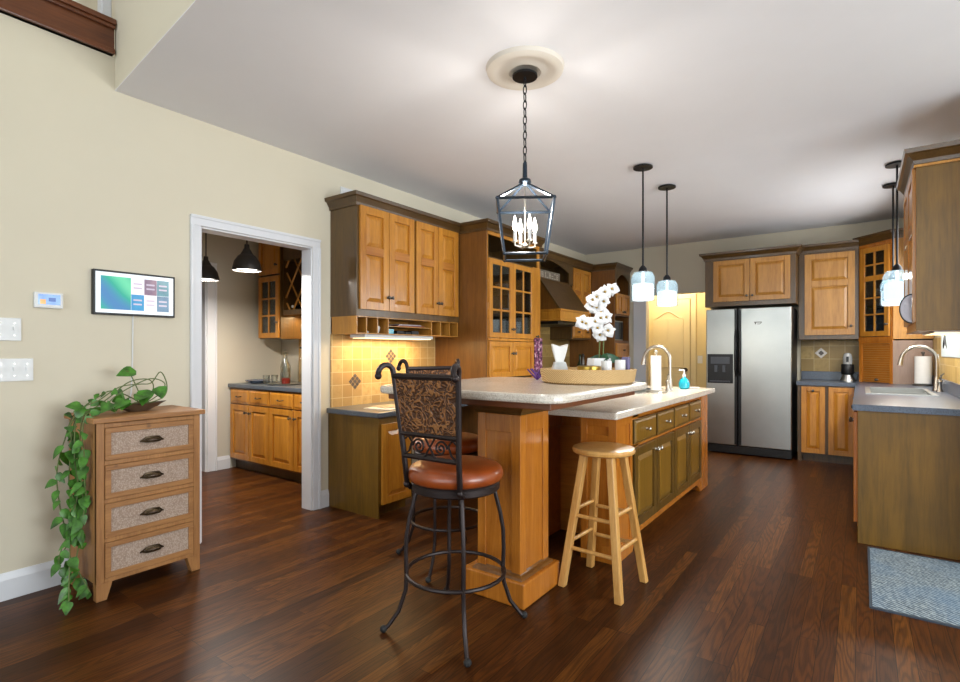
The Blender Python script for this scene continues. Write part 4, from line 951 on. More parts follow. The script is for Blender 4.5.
def leafshape(g, base, tip, w, droop=.02, n=6, fold=.25, heart=False, face=(0, 0, 1)):
    a, b = Vector(base), Vector(tip); d = b-a; s = d.cross(Vector(face))
    s = s.normalized() if s.length > 1e-4 else Vector((1, 0, 0)); up = s.cross(d).normalized(); vs = []; fs = []
    for i in range(n+1):
        q = i/n; ww = w*(math.sin(PI*min(1, q*.93+.07))**(.8) if not heart else (math.sin(PI*(q**.62)*.97+.05)))*.5
        c_ = a+d*q-Vector((0, 0, droop*q*q))
        vs += [c_-s*ww+up*ww*fold, c_, c_+s*ww+up*ww*fold]
    for i in range(n):
        o = i*3; fs += [(o, o+1, o+4, o+3), (o+1, o+2, o+5, o+4)]
    g.add(vs, fs)
for dx, dy, dz, w in ((.09, .07, .045, .06), (.12, .02, .03, .07), (-.06, .04, .05, .06), (.08, -.05, .04, .06)):
    g = G(); leafshape(g, (ox, oy, B+.105), (ox+dx, oy+dy, B+.105+dz), w, .03, face=(.3, -.7, .6)); g.build('leaf', 'green_dark', orc, True)
rs = random.Random(7)
fl = [(-1.132, 2.823, 1.593), (-1.164, 2.8, 1.577), (-1.196, 2.777, 1.548), (-1.219, 2.76, 1.526), (-1.173, 2.793, 1.52), (-1.201, 2.774, 1.487), (-1.223, 2.757, 1.498), (-1.182, 2.787, 1.464), (-1.16, 2.803, 1.43), (-1.187, 2.784, 1.425), (-1.273, 2.721, 1.408), (-1.251, 2.737, 1.397), (-1.214, 2.764, 1.408), (-1.201, 2.774, 1.369), (-1.146, 2.813, 1.357), (-1.187, 2.784, 1.335)]
for p in fl:
    nrm = Vector((.45+rs.uniform(-.3, .3), -.8+rs.uniform(-.2, .2), rs.uniform(-.25, .2))).normalized()
    q = nrm.to_track_quat('Z', 'Y').to_matrix().to_4x4(); g = gT(Matrix.Translation(Vector(p)+nrm*rs.uniform(0, .03)) @ q @ Matrix.Rotation(rs.uniform(0, 6), 4, 'Z'))
    for k in range(5):
        an = 2*PI*k/5+PI/2; wide = k in (1, 4); ln, hw = (.040, .024) if wide else (.038, .0135)
        ca, sa = math.cos(an), math.sin(an); vs = []; fs = []; m_ = 6
        for i in range(m_+1):
            q = i/m_; a_ = .004+ln*q; b_ = hw*math.sin(PI*(.06+.94*q)**.75)+.001
            for b in (-b_, 0, b_): vs.append((a_*ca-b*sa, a_*sa+b*ca, .004+.010*math.sin(PI*q)-(.004 if b else 0)-.012*q*q+(.002 if wide else 0)))
        for i in range(m_): fs += [(i*3, i*3+1, i*3+4, i*3+3), (i*3+1, i*3+2, i*3+5, i*3+4)]
        g.add(vs, fs)
    g.cur = 1; g.ball((0, 0, .01), .007, 8)
    g.build('flower', ['petal', 'gold'], orc, True)
g = G()
for k in range(9):
    q = rs.uniform(0, 6.28); g.tube([(-1.60, 2.80, 1.0712), (-1.60+.03*math.cos(q), 2.80+.03*math.sin(q), 1.10), (-1.60+.06*math.cos(q+.4), 2.80+.06*math.sin(q+.4), 1.09+.05*rs.random())], .005, 5)
tag(g.build('ribbon_bow', flat('violet_ribbon', '5b2f86', .5), None, True), 'curly violet ribbon bow on the bar left of the tray', 'ribbon')

# ================================================================ stools
t = thing('bar_stool', 'brown iron bar stool with rust leather seat, in front of the bar', 'bar stool', (0, 0, 0))   # faces +y
def ring(g, R, r, z, seg=28): g.tube([(R*math.cos(2*PI*k/seg), R*math.sin(2*PI*k/seg), z) for k in range(seg)], r, 8, True)
G().lathe([(.05, .665), (.195, .665), (.206, .670), (.213, .680), (.216, .693), (.215, .706), (.209, .720), (.198, .730), (.18, .738), (.15, .743), (.09, .747), (.02, .748)], (0, 0, 0), 36).build('seat', 'seat', t, True)
g = G(); g.lathe([(.02, .622), (.19, .622), (.20, .63), (.20, .655), (.192, .6645), (.02, .6645)], (0, 0, 0), 36); g.lathe([(.10, .60), (.10, .622)], (0, 0, 0), 20); g.build('swivel_ring', 'iron', t, True)
g = G(); ring(g, .222, .009, .25); g.build('footrest_ring', 'iron', t, True)
for k in range(4):
    q = PI/4+PI/2*k; cs, sn = math.cos(q), math.sin(q); g = G()
    prof = [(.165, .63), (.182, .60), (.208, .50), (.222, .42), (.224, .33), (.221, .25), (.225, .18), (.255, .09), (.30, .03), (.318, .014)]
    pp = []
    for i in range(len(prof)-1):
        for s_ in (0, .5):
            a, b = prof[i], prof[i+1]; pp.append((a[0]+(b[0]-a[0])*s_, a[1]+(b[1]-a[1])*s_))
    pp.append(prof[-1])
    g.tube([(r*cs, r*sn, z) for r, z in pp], .0095, 8); leg = g.build('leg', 'iron', t, True)
    G().ball((.322*cs, .322*sn, .0165), .0165, 12).build('foot', 'rubber', leg, True)
def bx_(z): return -.165-.055*max(0, (z-.66))/.5                 # back leans away from the seat
g = G()
for s_ in (-1, 1):
    x0 = .145; pts = [(s_*x0, -.14, .635), (s_*x0, -.165, .66), (s_*(x0+.005), bx_(.8), .80), (s_*(x0+.02), bx_(1.0), 1.0), (s_*(x0+.03), bx_(1.14), 1.14)]
    # scroll at the top curls backwards and outwards
    for i in range(1, 9):
        a = PI*i/8*1.15; pts.append((s_*(x0+.03+.004*i), bx_(1.15)-.033+.033*math.cos(a), 1.152+.033*math.sin(a)))
    g.tube(pts, .0125, 8)
    g.ball((pts[-1][0], pts[-1][1], pts[-1][2]), .016, 10)
g.build('back_post', 'iron', t, True)
for z, r in ((1.135, .014), (.885, .012), (.785, .011)):
    w = .145+.03*(z-.7)/.45; G().tube([(-w, bx_(z), z), (w, bx_(z), z)], r, 8).build('back_rail', 'iron', t, True)
g = G(); g.add([(-.158, bx_(.895)-.006, .895), (.158, bx_(.895)-.006, .895), (.172, bx_(1.125)-.006, 1.125), (-.172, bx_(1.125)-.006, 1.125), (-.158, bx_(.895)+.008, .895), (.158, bx_(.895)+.008, .895), (.172, bx_(1.125)+.008, 1.125), (-.172, bx_(1.125)+.008, 1.125)],
      [(0, 1, 2, 3), (7, 6, 5, 4), (0, 4, 5, 1), (1, 5, 6, 2), (2, 6, 7, 3), (3, 7, 4, 0)]); g.build('back_panel', 'tooled', t, label='tooled copper-brown back panel')
g = G(); yb = bx_(.835)
for s_ in (-1, 1):
    pts = []
    for i in range(22): a = i/21*3.6*PI; r = .034*(1-i/24); pts.append((s_*(.06+r*math.cos(a)), yb, .835+r*math.sin(a)))
    g.tube(pts, .005, 6)
    g.tube([(s_*.145, yb, .79), (s_*.115, yb, .81), (s_*.10, yb, .85), (s_*.12, yb, .875), (s_*.14, yb, .86)], .005, 6)
g.tube([(-.03, yb, .79), (0, yb, .835), (.03, yb, .88)], .005, 6); g.tube([(.03, yb, .79), (0, yb, .835), (-.03, yb, .88)], .005, 6)
g.build('back_scrollwork', 'iron', t, True)
for x in (-.145, .145): G().ball((x, -.165, .655), .016, 10).build('post_knob', 'iron', t, True)
t.location = (-1.49, 1.865, 0); t.rotation_euler = (0, 0, math.radians(2)); WORG[t.name] = (-1.49, 1.865, 0)
t['group'] = 'iron bar stools at the raised bar'
c = copy_tree(t); c['label'] = 'farther brown iron bar stool, partly hidden behind the front stool at the bar end'
c.location = (-1.99, 2.42, 0); c.rotation_euler = (0, 0, math.radians(-115))

t = thing('wooden_stool', 'blond round-top wooden stool beside the island corner', 'stool', (0, 0, 0))
G().lathe([(.02, .70), (.15, .70), (.162, .708), (.165, .720), (.16, .731), (.145, .735), (.02, .733)], (0, 0, 0), 40).build('seat', 'birch', t, True)
FT = {k: (math.cos(a)*.226, math.sin(a)*.226) for k, a in enumerate([math.radians(x) for x in (-48, 42, 132, 222)])}
TP = {k: (x*.47, y*.47) for k, (x, y) in FT.items()}
def at(k, z): f = z/.70; return (FT[k][0]+(TP[k][0]-FT[k][0])*f, FT[k][1]+(TP[k][1]-FT[k][1])*f, z)
for k in range(4):
    g = G(); a, b = Vector(at(k, 0)), Vector(at(k, .702)); q = math.radians((-48, 42, 132, 222)[k]); h = .019
    e1, e2 = Vector((math.cos(q+PI/4), math.sin(q+PI/4), 0))*h, Vector((-math.sin(q+PI/4), math.cos(q+PI/4), 0))*h
    vs = [p+e1*i+e2*j for p in (a, b) for i, j in ((-1, -1), (1, -1), (1, 1), (-1, 1))]
    g.add(vs, [(3, 2, 1, 0), (4, 5, 6, 7), (0, 1, 5, 4), (1, 2, 6, 5), (2, 3, 7, 6), (3, 0, 4, 7)]); g.build('leg', 'birch', t, bev=.005)
for a, b, zs in ((3, 0, (.375, .205)), (0, 1, (.405, .235)), (1, 2, (.375, .205)), (2, 3, (.405, .235))):
    for z in zs: G().tube([at(a, z), at(b, z)], .0105, 10).build('rung', 'birch', t, True)
t.location = (-1.115, 2.662, 0)

# ================================================================ rug, dresser, plant
rg = thing('rug', 'blue-grey woven rug on the floor at the right edge', 'rug', (.31, 3.64, 0))
G().prism(rrect(.045, .585, 3.175, 4.115, .01, 2), .0005, .008).build('weave', 'rug', rg)
g = G(); g.sweep([(0, 0), (.012, 0), (.012, .009), (0, .009)], [(.045, 3.175), (.585, 3.175), (.585, 4.115), (.045, 4.115)], .0005, True); g.build('binding', flat('dark_slate_binding', '3e4650', .9), rg)

t = thing('dresser', 'narrow pine dresser with four cane-front drawers under the wall screen', 'dresser', (-3.25, 1.24, 0))
X0, X1, Y0, Y1 = -3.44, -3.055, .985, 1.487
g = G(); g.box(X0, X1-.002, Y0, Y0+.02, .085, .885); g.box(X0, X1-.002, Y1-.02, Y1, .085, .885); g.box(X0, X0+.01, Y0+.02, Y1-.02, .085, .885); g.box(X0+.01, X1-.02, Y0+.02, Y1-.02, .085, .1)
g.box(X1-.02, X1, Y0, Y0+.035, .085, .885); g.box(X1-.02, X1, Y1-.035, Y1, .085, .885)
for z in (.085, .285, .48, .672, .86): g.box(X1-.02, X1, Y0+.035, Y1-.035, z, z+.022)
g.build('carcass', 'pine_z', t, bev=.002)
G().box(X0-.005, X1+.02, Y0-.022, Y1+.022, .8855, .912).build('top', 'pine', t, bev=.004)
g = G()
for x, y in ((X0, Y0), (X0, Y1-.055), (X1-.045, Y0), (X1-.045, Y1-.055)):
    s_ = 1 if y == Y0 else -1; e = y if s_ == 1 else y+.055
    g = G(); g.add([(x, e, .085), (x, e+s_*.07, .085), (x, e+s_*.045, 0), (x, e, 0), (x+.045, e, .085), (x+.045, e+s_*.07, .085), (x+.045, e+s_*.045, 0), (x+.045, e, 0)], [(0, 1, 2, 3), (7, 6, 5, 4), (0, 4, 5, 1), (1, 5, 6, 2), (2, 6, 7, 3), (3, 7, 4, 0)])
    g.build('foot', 'pine_z', t, bev=.002)
F = frame((X1-.008, 0, 0), '+x')
for z, z1_ in ((.1085, .2835), (.3085, .4785), (.5035, .6705), (.6955, .8585)):
    a0, a1 = Y0+.037, Y1-.037
    g = gT(F); s_ = .026; g.box(a0, a1, 0, .012, z, z+s_); g.box(a0, a1, 0, .012, z1_-s_, z1_); g.box(a0, a0+s_, 0, .012, z+s_, z1_-s_); g.box(a1-s_, a1, 0, .012, z+s_, z1_-s_); g.box(a0, a1, -.006, -.001, z, z1_)
    d = g.build('drawer', 'pine', t, bev=.002)
    gT(F).box(a0+s_, a1-s_, -.001, .005, z+s_, z1_-s_).build('cane_panel', 'cane', d, label='pinkish woven cane panel')
    g = gT(F); m = (a0+a1)/2; zz = (z+z1_)/2
    g.tube([(m-.056, .008, zz-.008), (m-.046, .012, zz-.002), (m-.032, .018, zz+.012), (m, .020, zz+.015), (m+.032, .018, zz+.012), (m+.046, .012, zz-.002), (m+.056, .008, zz-.008)], .0045, 6)
    g.tube([(m-.046, .010, zz-.006), (m-.03, .026, zz-.009), (m, .030, zz-.010), (m+.03, .026, zz-.009), (m+.046, .010, zz-.006)], .0055, 6)
    vs = [(m-.040, .016, zz+.004), (m-.026, .0185, zz+.012), (m, .020, zz+.014), (m+.026, .0185, zz+.012), (m+.040, .016, zz+.004), (m+.03, .026, zz-.004), (m, .029, zz+.002), (m-.03, .026, zz-.004)]
    g.add(vs, [(0, 1, 7), (1, 2, 6, 7), (2, 3, 5, 6), (3, 4, 5)])
    pl = g.build('cup_pull', 'bronze', d, True)

pt = thing('potted_pothos', 'trailing green pothos in a dark bowl on the pine dresser', 'plant', (-3.25, 1.24, .912))
g = G(); vs = []; fs = []; n = 20
rows = [(.03, .05, .0005), (.045, .12, .03), (.05, .145, .042), (.043, .135, .041), (.03, .1, .02)]
for a, b, z in rows:
    for k in range(n):
        q = 2*PI*k/n; vs.append((-3.25+a*math.cos(q), 1.245+b*math.sin(q), .912+z+(.006*math.sin(q)**4 if z > .02 else 0)))
for i in range(len(rows)-1):
    for k in range(n): l = (k+1) % n; fs.append((i*n+k, i*n+l, i*n+n+l, i*n+n+k))
fs += [tuple(range(n))[::-1], tuple(range((len(rows)-1)*n, len(rows)*n))]; g.add(vs, fs); g.build('bowl', 'dirt', pt, True)
rs = random.Random(11)
def spline(pts, k=6):
    P = [Vector(p) for p in pts]; out = []
    for i in range(len(P)-1):
        a, b, c, d = P[max(0, i-1)], P[i], P[i+1], P[min(len(P)-1, i+2)]
        for j in range(k):
            u = j/k; out.append(.5*((2*b)+(c-a)*u+(2*a-5*b+4*c-d)*u*u+(3*b-a-3*c+d)*u**3))
    out.append(P[-1]); return out
C0 = (-3.25, 1.27, .945); arches = [
 [C0, (-3.24, 1.37, .98), (-3.24, 1.39, 1.05), (-3.25, 1.36, 1.125), (-3.26, 1.315, 1.064), (-3.25, 1.25, 1.06), (-3.24, 1.15, 1.05), (-3.23, 1.05, .985), (-3.22, .97, .95), (-3.2, .92, .87)],
 [C0, (-3.27, 1.33, 1.03), (-3.26, 1.30, 1.085), (-3.25, 1.20, 1.075), (-3.25, 1.11, 1.0), (-3.22, 1.03, .95), (-3.21, .955, .93), (-3.2, .925, .80)],
 [C0, (-3.22, 1.34, 1.0), (-3.22, 1.37, 1.06), (-3.23, 1.30, 1.09), (-3.24, 1.20, 1.045), (-3.24, 1.13, 1.0), (-3.2, 1.06, .95), (-3.15, .965, .93), (-3.15, .945, .80)],
 [C0, (-3.28, 1.2, 1.0), (-3.27, 1.12, 1.03), (-3.27, 1.06, 1.0), (-3.26, 1.0, .96), (-3.25, .945, .91), (-3.24, .91, .8)],
 [C0, (-3.2, 1.22, .965), (-3.18, 1.12, .94), (-3.16, 1.03, .935), (-3.13, .965, .925), (-3.12, .945, .82)],
 [C0, (-3.26, 1.25, 1.02), (-3.25, 1.205, 1.12), (-3.25, 1.185, 1.135)],
 [C0, (-3.22, 1.2, .99), (-3.2, 1.15, .975), (-3.2, 1.08, .955), (-3.19, 1.0, .94), (-3.18, .94, .90), (-3.17, .93, .7)]]
vines = [
 [(-3.2, .92, .87), (-3.2, .925, .75), (-3.2, .915, .60), (-3.19, .935, .47), (-3.2, .92, .35), (-3.2, .89, .28), (-3.2, .875, .20), (-3.2, .90, .13), (-3.2, .945, .10)],
 [(-3.2, .925, .80), (-3.21, .94, .65), (-3.2, .95, .52), (-3.2, .94, .40), (-3.2, .92, .30), (-3.2, .87, .22)],
 [(-3.15, .945, .80), (-3.15, .95, .68), (-3.15, .955, .55), (-3.15, .965, .46), (-3.15, .95, .36), (-3.15, .955, .26)],
 [(-3.24, .91, .8), (-3.24, .885, .7), (-3.25, .88, .6), (-3.25, .895, .45), (-3.24, .91, .36)],
 [(-3.12, .945, .82), (-3.12, .955, .72), (-3.13, .96, .6), (-3.12, .965, .5)],
 [(-3.17, .93, .7), (-3.17, .945, .55), (-3.18, .93, .42), (-3.17, .955, .33), (-3.18, .94, .18), (-3.13, .965, .08), (-3.10, .972, .05)], [(-3.2, .92, .35), (-3.17, .91, .22), (-3.11, .89, .10), (-3.06, .875, .05)]]
g = G(); paths = []
for a in arches+vines: sp = spline(a); paths.append(sp); g.tube(sp, .0032, 5)
g.build('vine_stems', 'stem', pt, True)
g = G(); big = [((-3.25, 1.235, 1.135), (-3.24, 1.135, 1.118), .075), ((-3.22, 1.28, 1.03), (-3.16, 1.23, .955), .085), ((-3.22, 1.34, 1.045), (-3.17, 1.335, .985), .075), ((-3.2, 1.16, .985), (-3.15, 1.13, .94), .07), ((-3.24, .985, .955), (-3.22, .905, .975), .06), ((-3.2, 1.1, .97), (-3.15, 1.04, .935), .07), ((-3.2, 1.17, .985), (-3.15, 1.10, .95), .07), ((-3.2, .945, .10), (-3.13, .975, .02), .055), ((-3.06, .875, .05), (-3.03, .855, .006), .045), ((-3.2, .9, .2), (-3.2, .95, .135), .045), ((-3.2, 1.25, 1.0), (-3.14, 1.19, .985), .07)]
for a, b, w in big: leafshape(g, a, b, w, .008, heart=True, face=(.75, -.45, .6))
for pi, sp in enumerate(paths):
    top = pi < len(arches)
    for i in range(2, len(sp), 2 if not top else 4):
        p = sp[i]
        if top and p.y > 1.17: continue
        if not top and p.z < .3 and rs.random() < .35: continue
        an = rs.uniform(0, 2*PI); L_ = rs.uniform(.045, .085)
        d = Vector((.028*math.cos(an)+.012, .05*math.sin(an), -rs.uniform(.3, .95)*L_)) if not top else Vector((.04*rs.uniform(-.3, 1), .045*math.sin(an), rs.uniform(-.04, .03)))
        q = p+d
        if q.y > .968 and q.z < .90: q.y = .962
        if q.x < -3.43: q.x = -3.42
        if q.z < .01: q.z = .012
        leafshape(g, p, q, L_*rs.uniform(.5, .75), .008, heart=True, face=(.8+rs.uniform(-.6, .5), -.5+rs.uniform(-.6, .6), .4+rs.uniform(-.3, .6)))
g.build('foliage', 'green', pt, True)

# ================================================================ hanging lamps
def pendant(label, x, y, group, zb=1.65):
    t = thing('pendant_lamp', label, 'pendant lamp', (x, y, zb), group)
    G().lathe([(.076, 2.72), (.076, 2.732), (.06, 2.7395)], (x, y, 0), 24).build('canopy', 'black', t, True)
    G().tube([(x, y, zb+.28), (x, y, 2.722)], .0075, 8).build('rod', 'black', t, True)
    G().lathe([(.036, zb+.235), (.03, zb+.262), (.012, zb+.285)], (x, y, 0), 16).build('socket', 'black', t, True)
    G().lathe([(.096, zb), (.093, zb+.19), (.072, zb+.23), (.034, zb+.24), (.034, zb+.236), (.070, zb+.226), (.089, zb+.188), (.092, zb), (.096, zb)], (x, y, 0), 28, False).build('glass_shade', 'seeded', t, True)
    G().lathe([(.009, zb+.236), (.009, zb+.146), (.03, zb+.142), (.08, zb+.135), (.084, zb+.12), (.085, zb+.02), (.08, zb+.004)], (x, y, 0), 20).build('lamp_bulb', 'lampglow', t, True)
    downlight('pendant_light', (x, y, zb-.004), .13, 7 if x < 0 else 5, (1, .95, .86)); point('pendant_glow', (x, y, zb+.185), 2.6 if x < 0 else 2.6, .03, (1, .97, .92))
pendant('nearer seeded-glass pendant lamp over the island', -1.426, 4.207, 'pendant lamps over the island')
pendant('farther seeded-glass pendant lamp over the island', -1.423, 4.845, 'pendant lamps over the island')
pendant('seeded-glass pendant lamp over the right sink, nearer one', .232, 5.327, 'pendant lamps over the right sink')
pendant('seeded-glass pendant lamp over the right counter, behind the nearer one', .232, 5.975, 'pendant lamps over the right sink')
def dome(label, x, y, zb):
    t = thing('dome_pendant', label, 'pendant lamp', (x, y, zb), 'metal dome lamps in the bar pantry')
    G().lathe([(.05, 2.725), (.05, 2.7395)], (x, y, 0), 20).build('canopy', 'dome', t, True)
    G().tube([(x, y, zb+.2), (x, y, 2.727)], .006, 8).build('rod', 'dome', t, True)
    G().lathe([(.108, zb), (.106, zb+.02), (.094, zb+.07), (.065, zb+.115), (.034, zb+.135), (.03, zb+.16), (.02, zb+.175), (.018, zb+.205), (.004, zb+.21), (.004, zb+.2), (.06, zb+.108), (.09, zb+.066), (.101, zb+.02), (.104, zb), (.108, zb)], (x, y, 0), 32, False).build('shade', 'dome', t, True)
    G().lathe([(.004, zb+.03), (.1, zb+.018)], (x, y, 0), 28).build('diffuser', 'lampwhite', t)
    downlight('dome_light', (x, y, zb+.012), .17, 12, (1, .95, .88))
dome('gunmetal dome lamp in the pantry, farther left in the doorway', -4.66, 2.32, 1.87)
dome('gunmetal dome lamp in the pantry, nearer the doorway', -3.90, 2.26, 1.875)
tag(G().lathe([(.07, 2.722), (.085, 2.712), (.11, 2.718), (.13, 2.722), (.15, 2.713), (.175, 2.71), (.20, 2.72), (.207, 2.7395), (.01, 2.7395)], (-1.437, 2.384, 0), 48).build('ceiling_medallion', 'medallion', None, True), 'round ivory plaster medallion on the ceiling', 'medallion')
lx, ly = -1.437, 2.384
lt = thing('lantern_chandelier', 'dark open lantern tinted with blue bulb flare, four candle bulbs on a chain', 'chandelier', (lx, ly, 1.74))
G().lathe([(.066, 2.690), (.066, 2.70), (.05, 2.7115), (.01, 2.7118)], (lx, ly, 0), 28).build('canopy', 'black', lt, True)
g = G(); G_ = []; z = 2.69; i = 0
g.tube([(lx, ly, 2.69), (lx, ly, 2.672)], .006, 6)
while z > 2.245:
    ax = (1, 0) if i % 2 else (0, 1)
    g.tube([(lx+ax[0]*.010*math.cos(q), ly+ax[1]*.010*math.cos(q), z-.026+.025*math.sin(q)) for q in [2*PI*k/10 for k in range(10)]], .0032, 5, True); z -= .040; i += 1
g.build('chain', 'black', lt, True)
ch = G().lathe([(.006, 2.245), (.011, 2.235), (.013, 2.16), (.03, 2.15), (.034, 2.135), (.02, 2.12), (.006, 2.115)], (lx, ly, 0), 14).build('hub', 'lantern', lt, True)
RZ = YAW-math.radians(3); cr, sr = math.cos(RZ), math.sin(RZ)
def lp(x, y, z): return (lx+x*cr-y*sr, ly+x*sr+y*cr, z)
def sq(h, z): return [lp(-h, -h, z), lp(h, -h, z), lp(h, h, z), lp(-h, h, z)]
zt, zb = 2.015, 1.742; top, bot = sq(.143, zt), sq(.107, zb); g = G(); r = .0075
def bar(g, a, b, r=.0075): g.tube([a, b], r, 4)
for i in range(4): bar(g, top[i], top[(i+1) % 4]); bar(g, bot[i], bot[(i+1) % 4]); bar(g, top[i], bot[i]); bar(g, top[i], (lx, ly, 2.135)); g.ball(top[i], .010, 8); g.ball(bot[i], .010, 8)
g.build('lantern_frame', 'lantern', lt)
g = G(); bar(g, (lx, ly, 2.12), (lx, ly, 1.80), .004); g.lathe([(.01, 1.79), (.022, 1.80), (.01, 1.815)], (lx, ly, 0), 12)
cs = [lp(.058*math.cos(a), .058*math.sin(a), 0) for a in (.4, .4+PI/2, .4+PI, .4+1.5*PI)]
for x, y, _ in cs: g.tube([(lx, ly, 1.80), ((x+lx)/2, (y+ly)/2, 1.792), (x, y, 1.80), (x, y, 1.815)], .005, 6); g.lathe([(.016, 1.815), (.017, 1.82), (.008, 1.826)], (x, y, 0), 12)
g.build('candle_arms', 'chrome', lt, True)
for x, y, _ in cs:
    cd = G().lathe([(.009, 1.822), (.009, 1.875)], (x, y, 0), 12).build('candle_sleeve', 'ceramic', lt, True)
    G().lathe([(.006, 1.876), (.012, 1.893), (.0125, 1.905), (.007, 1.93), (.002, 1.955)], (x, y, 0), 12).build('bulb', 'bulb', cd, True)
point('lantern_light', (lx, ly, 1.99), 12, .035, (1, .95, .88))

# ================================================================ right wall details
def halfdisc(prof, c, n=20):                            # half of a round dish, flat side on the cabinet door
    g = G(); m = len(prof); vs = []; fs = []
    for k in range(n+1):
        a = PI/2+PI*k/n
        for r, d_ in prof: vs.append((c[0]+r*.68*math.cos(a), c[1]-d_, c[2]+r*math.sin(a)))
    for k in range(n):
        for q in range(m-1): o = k*m+q; fs.append((o, o+1, o+m+1, o+m))
    g.add(vs, fs); return g
pl = tag(halfdisc([(.001, 0), (.085, 0), (.088, .02), (.082, .022), (.06, .008), (.001, .006)], (.2535, 4.185, 1.505)).build('wall_dish', 'grey_plate', None, True), 'half-oval grey dish on the front of the right hand wall cabinet', 'dish')
halfdisc([(.084, -.002), (.0915, -.002), (.0915, .022), (.084, .023)], (.2535, 4.185, 1.505)).build('rim', 'rubber', pl, True, label='dark rim')
F = frame((XR-.012, 0, 0), '-x')
sg = tag(gT(F).box(-6.22, -5.10, 0, .008, 1.195, 1.41).build('wall_plaque', flat('pale_blue_board', 'b9c4c7', .6, var=.02), bev=.002), 'pale plaque with a black brush mark on the right tile wall', 'sign')
g = gT(F)
g.tube([(-5.93, .0085, 1.40), (-5.93, .0085, 1.34)], .010, 5)
for s_ in (-1, 1): g.tube([(-5.93, .0085, 1.37), (-5.93+s_*.05, .0085, 1.31), (-5.93+s_*.11, .0085, 1.27)], [.010, .013, .005], 5)
g.build('brush_mark', 'rubber', sg)
o = tag(gT(F).box(-6.56, -6.46, 0, .006, 1.10, 1.215).build('outlet_plate', 'white', bev=.002), 'white outlet plate on the right tile wall near the faucet', 'outlet')
g = gT(F)
for z in (1.13, 1.17): g.box(-6.535, -6.485, .006, .009, z-.013, z+.013)
g.build('socket', 'ceramic', o)
t = thing('blender', 'small black and silver blender on the back counter', 'blender', (-.125, 7.33, .9005)); x, y, z = -.125, 7.33, .9005
G().lathe([(.075, 0), (.07, .02), (.05, .06), (.046, .075)], (x, y, z), 24).build('base', 'steel', t, True)
G().lathe([(.055, .076), (.062, .085), (.062, .185), (.056, .195)], (x, y, z), 24).build('motor_body', 'plastic_black', t, True)
G().lathe([(.045, .196), (.046, .27), (.036, .31), (.02, .322), (.02, .30)], (x, y, z), 24).build('cup', flat('pale_grey_plastic', 'a8a8a6', .2, coat=.3), t, True)
gT(Matrix.Translation((x, y, z))).box(-.012, .012, -.05, -.044, .22, .28).build('cup_badge', 'plastic_black', t)
g = G(); g.tube([(x+.055, y, z+.1), (x+.1, y+.02, z+.075), (x+.085, y+.05, z+.01), (x+.03, y+.14, z+.006)], .004, 6); g.build('cord', 'rubber', t, True)

# paper and spectacles on the desk
for k, (lab, x, y, r, w, h) in enumerate((('white papers lying on the dark desk, lower sheet', -3.08, 3.0, 10, .34, .25), ('magazine lying open on the papers on the dark desk', -3.1, 3.06, -12, .28, .21))):
    T = Matrix.Translation((x, y, .7902+.0042*k)) @ Matrix.Rotation(math.radians(r), 4, 'Z')
    tag(gT(T).box(-h/2, h/2, -w/2, w/2, 0, .004).build(('paper_sheet', 'magazine')[k], 'paper' if k == 0 else flat('tan_print', 'c9b8a6', .5, var=.3, sc_=18)), lab, ('paper', 'magazine')[k])
t = thing('spectacles', 'dark rimmed spectacles lying on the desk papers', 'spectacles', (-3.2, 3.42, .7905)); T = Matrix.Translation((-3.2, 3.42, .7905)) @ Matrix.Rotation(.4, 4, 'Z')
g = gT(T)
for s_ in (-1, 1): g.tube([(.0, s_*.034+.026*math.cos(q), .024+.021*math.sin(q)) for q in [2*PI*k/14 for k in range(14)]], .003, 6, True); g.tube([(0, s_*.06, .035), (.06, s_*.064, .034), (.13, s_*.06, .004)], .0025, 6)
g.tube([(0, -.008, .028), (0, .008, .028)], .0025, 6); g.build('frame', 'bronze', t, True)
tag(G().lathe([(.045, 0), (.05, .02), (.05, .14), (.04, .16), (.015, .165)], (-3.2, 3.62, .7905), 20).build('canister', 'ceramic', None, True), 'white canister on the desk behind the front stool back', 'canister')

# ================================================================ bar pantry
t = thing('pantry_cabinet', 'long maple base cabinet with drawers in the bar pantry', 'cabinet', (-4.5, 3.27, 0))
G().box(-5.445, -3.6, 2.97, 3.575, .1, .86).build('body', 'walnut', t); G().box(-5.445, -3.6, 3.03, 3.575, 0, .1).build('plinth', 'stain', t); F = frame((0, 2.97, 0), '-y')
e = [-5.42, -5.062, -4.70, -4.302, -3.95, -3.61]
for i in range(5):
    drawer(t, F, e[i]+.006, e[i+1]-.006, .70, .845, 'maple', 'pull'); panel_door(t, F, e[i]+.006, e[i+1]-.006, .12, .685, 'maple', knob_at=((e[i+1]-.04) if i % 2 == 0 else (e[i]+.04), .61))
tag(G().box(-5.448, -3.595, 2.94, 3.578, .8605, .90).build('pantry_counter', 'slate', None, bev=.006), 'dark slate counter of the bar pantry', 'countertop')
struct(G().box(-5.1, -3.595, 3.568, 3.58, .9, 1.65), 'wall_tile', 'tile_pantry', 'honey tile splash behind the pantry bottles', 'tile')
t = thing('pantry_upper_cabinet', 'maple wall cabinet with a small glass door in the bar pantry', 'cabinet', (-5.2, 3.42, 1.38))
g = G(); g.box(-5.345, -5.33, 3.25, 3.575, 1.375, 2.5); g.box(-4.97, -4.955, 3.25, 3.575, 1.375, 2.5); g.box(-5.33, -4.97, 3.56, 3.575, 1.375, 2.5)
for z in (1.375, 2.045, 2.485, 1.7): g.box(-5.33, -4.97, 3.255, 3.56, z, z+.015)
g.build('carcass', 'stain', t); F = frame((0, 3.25, 0), '-y')
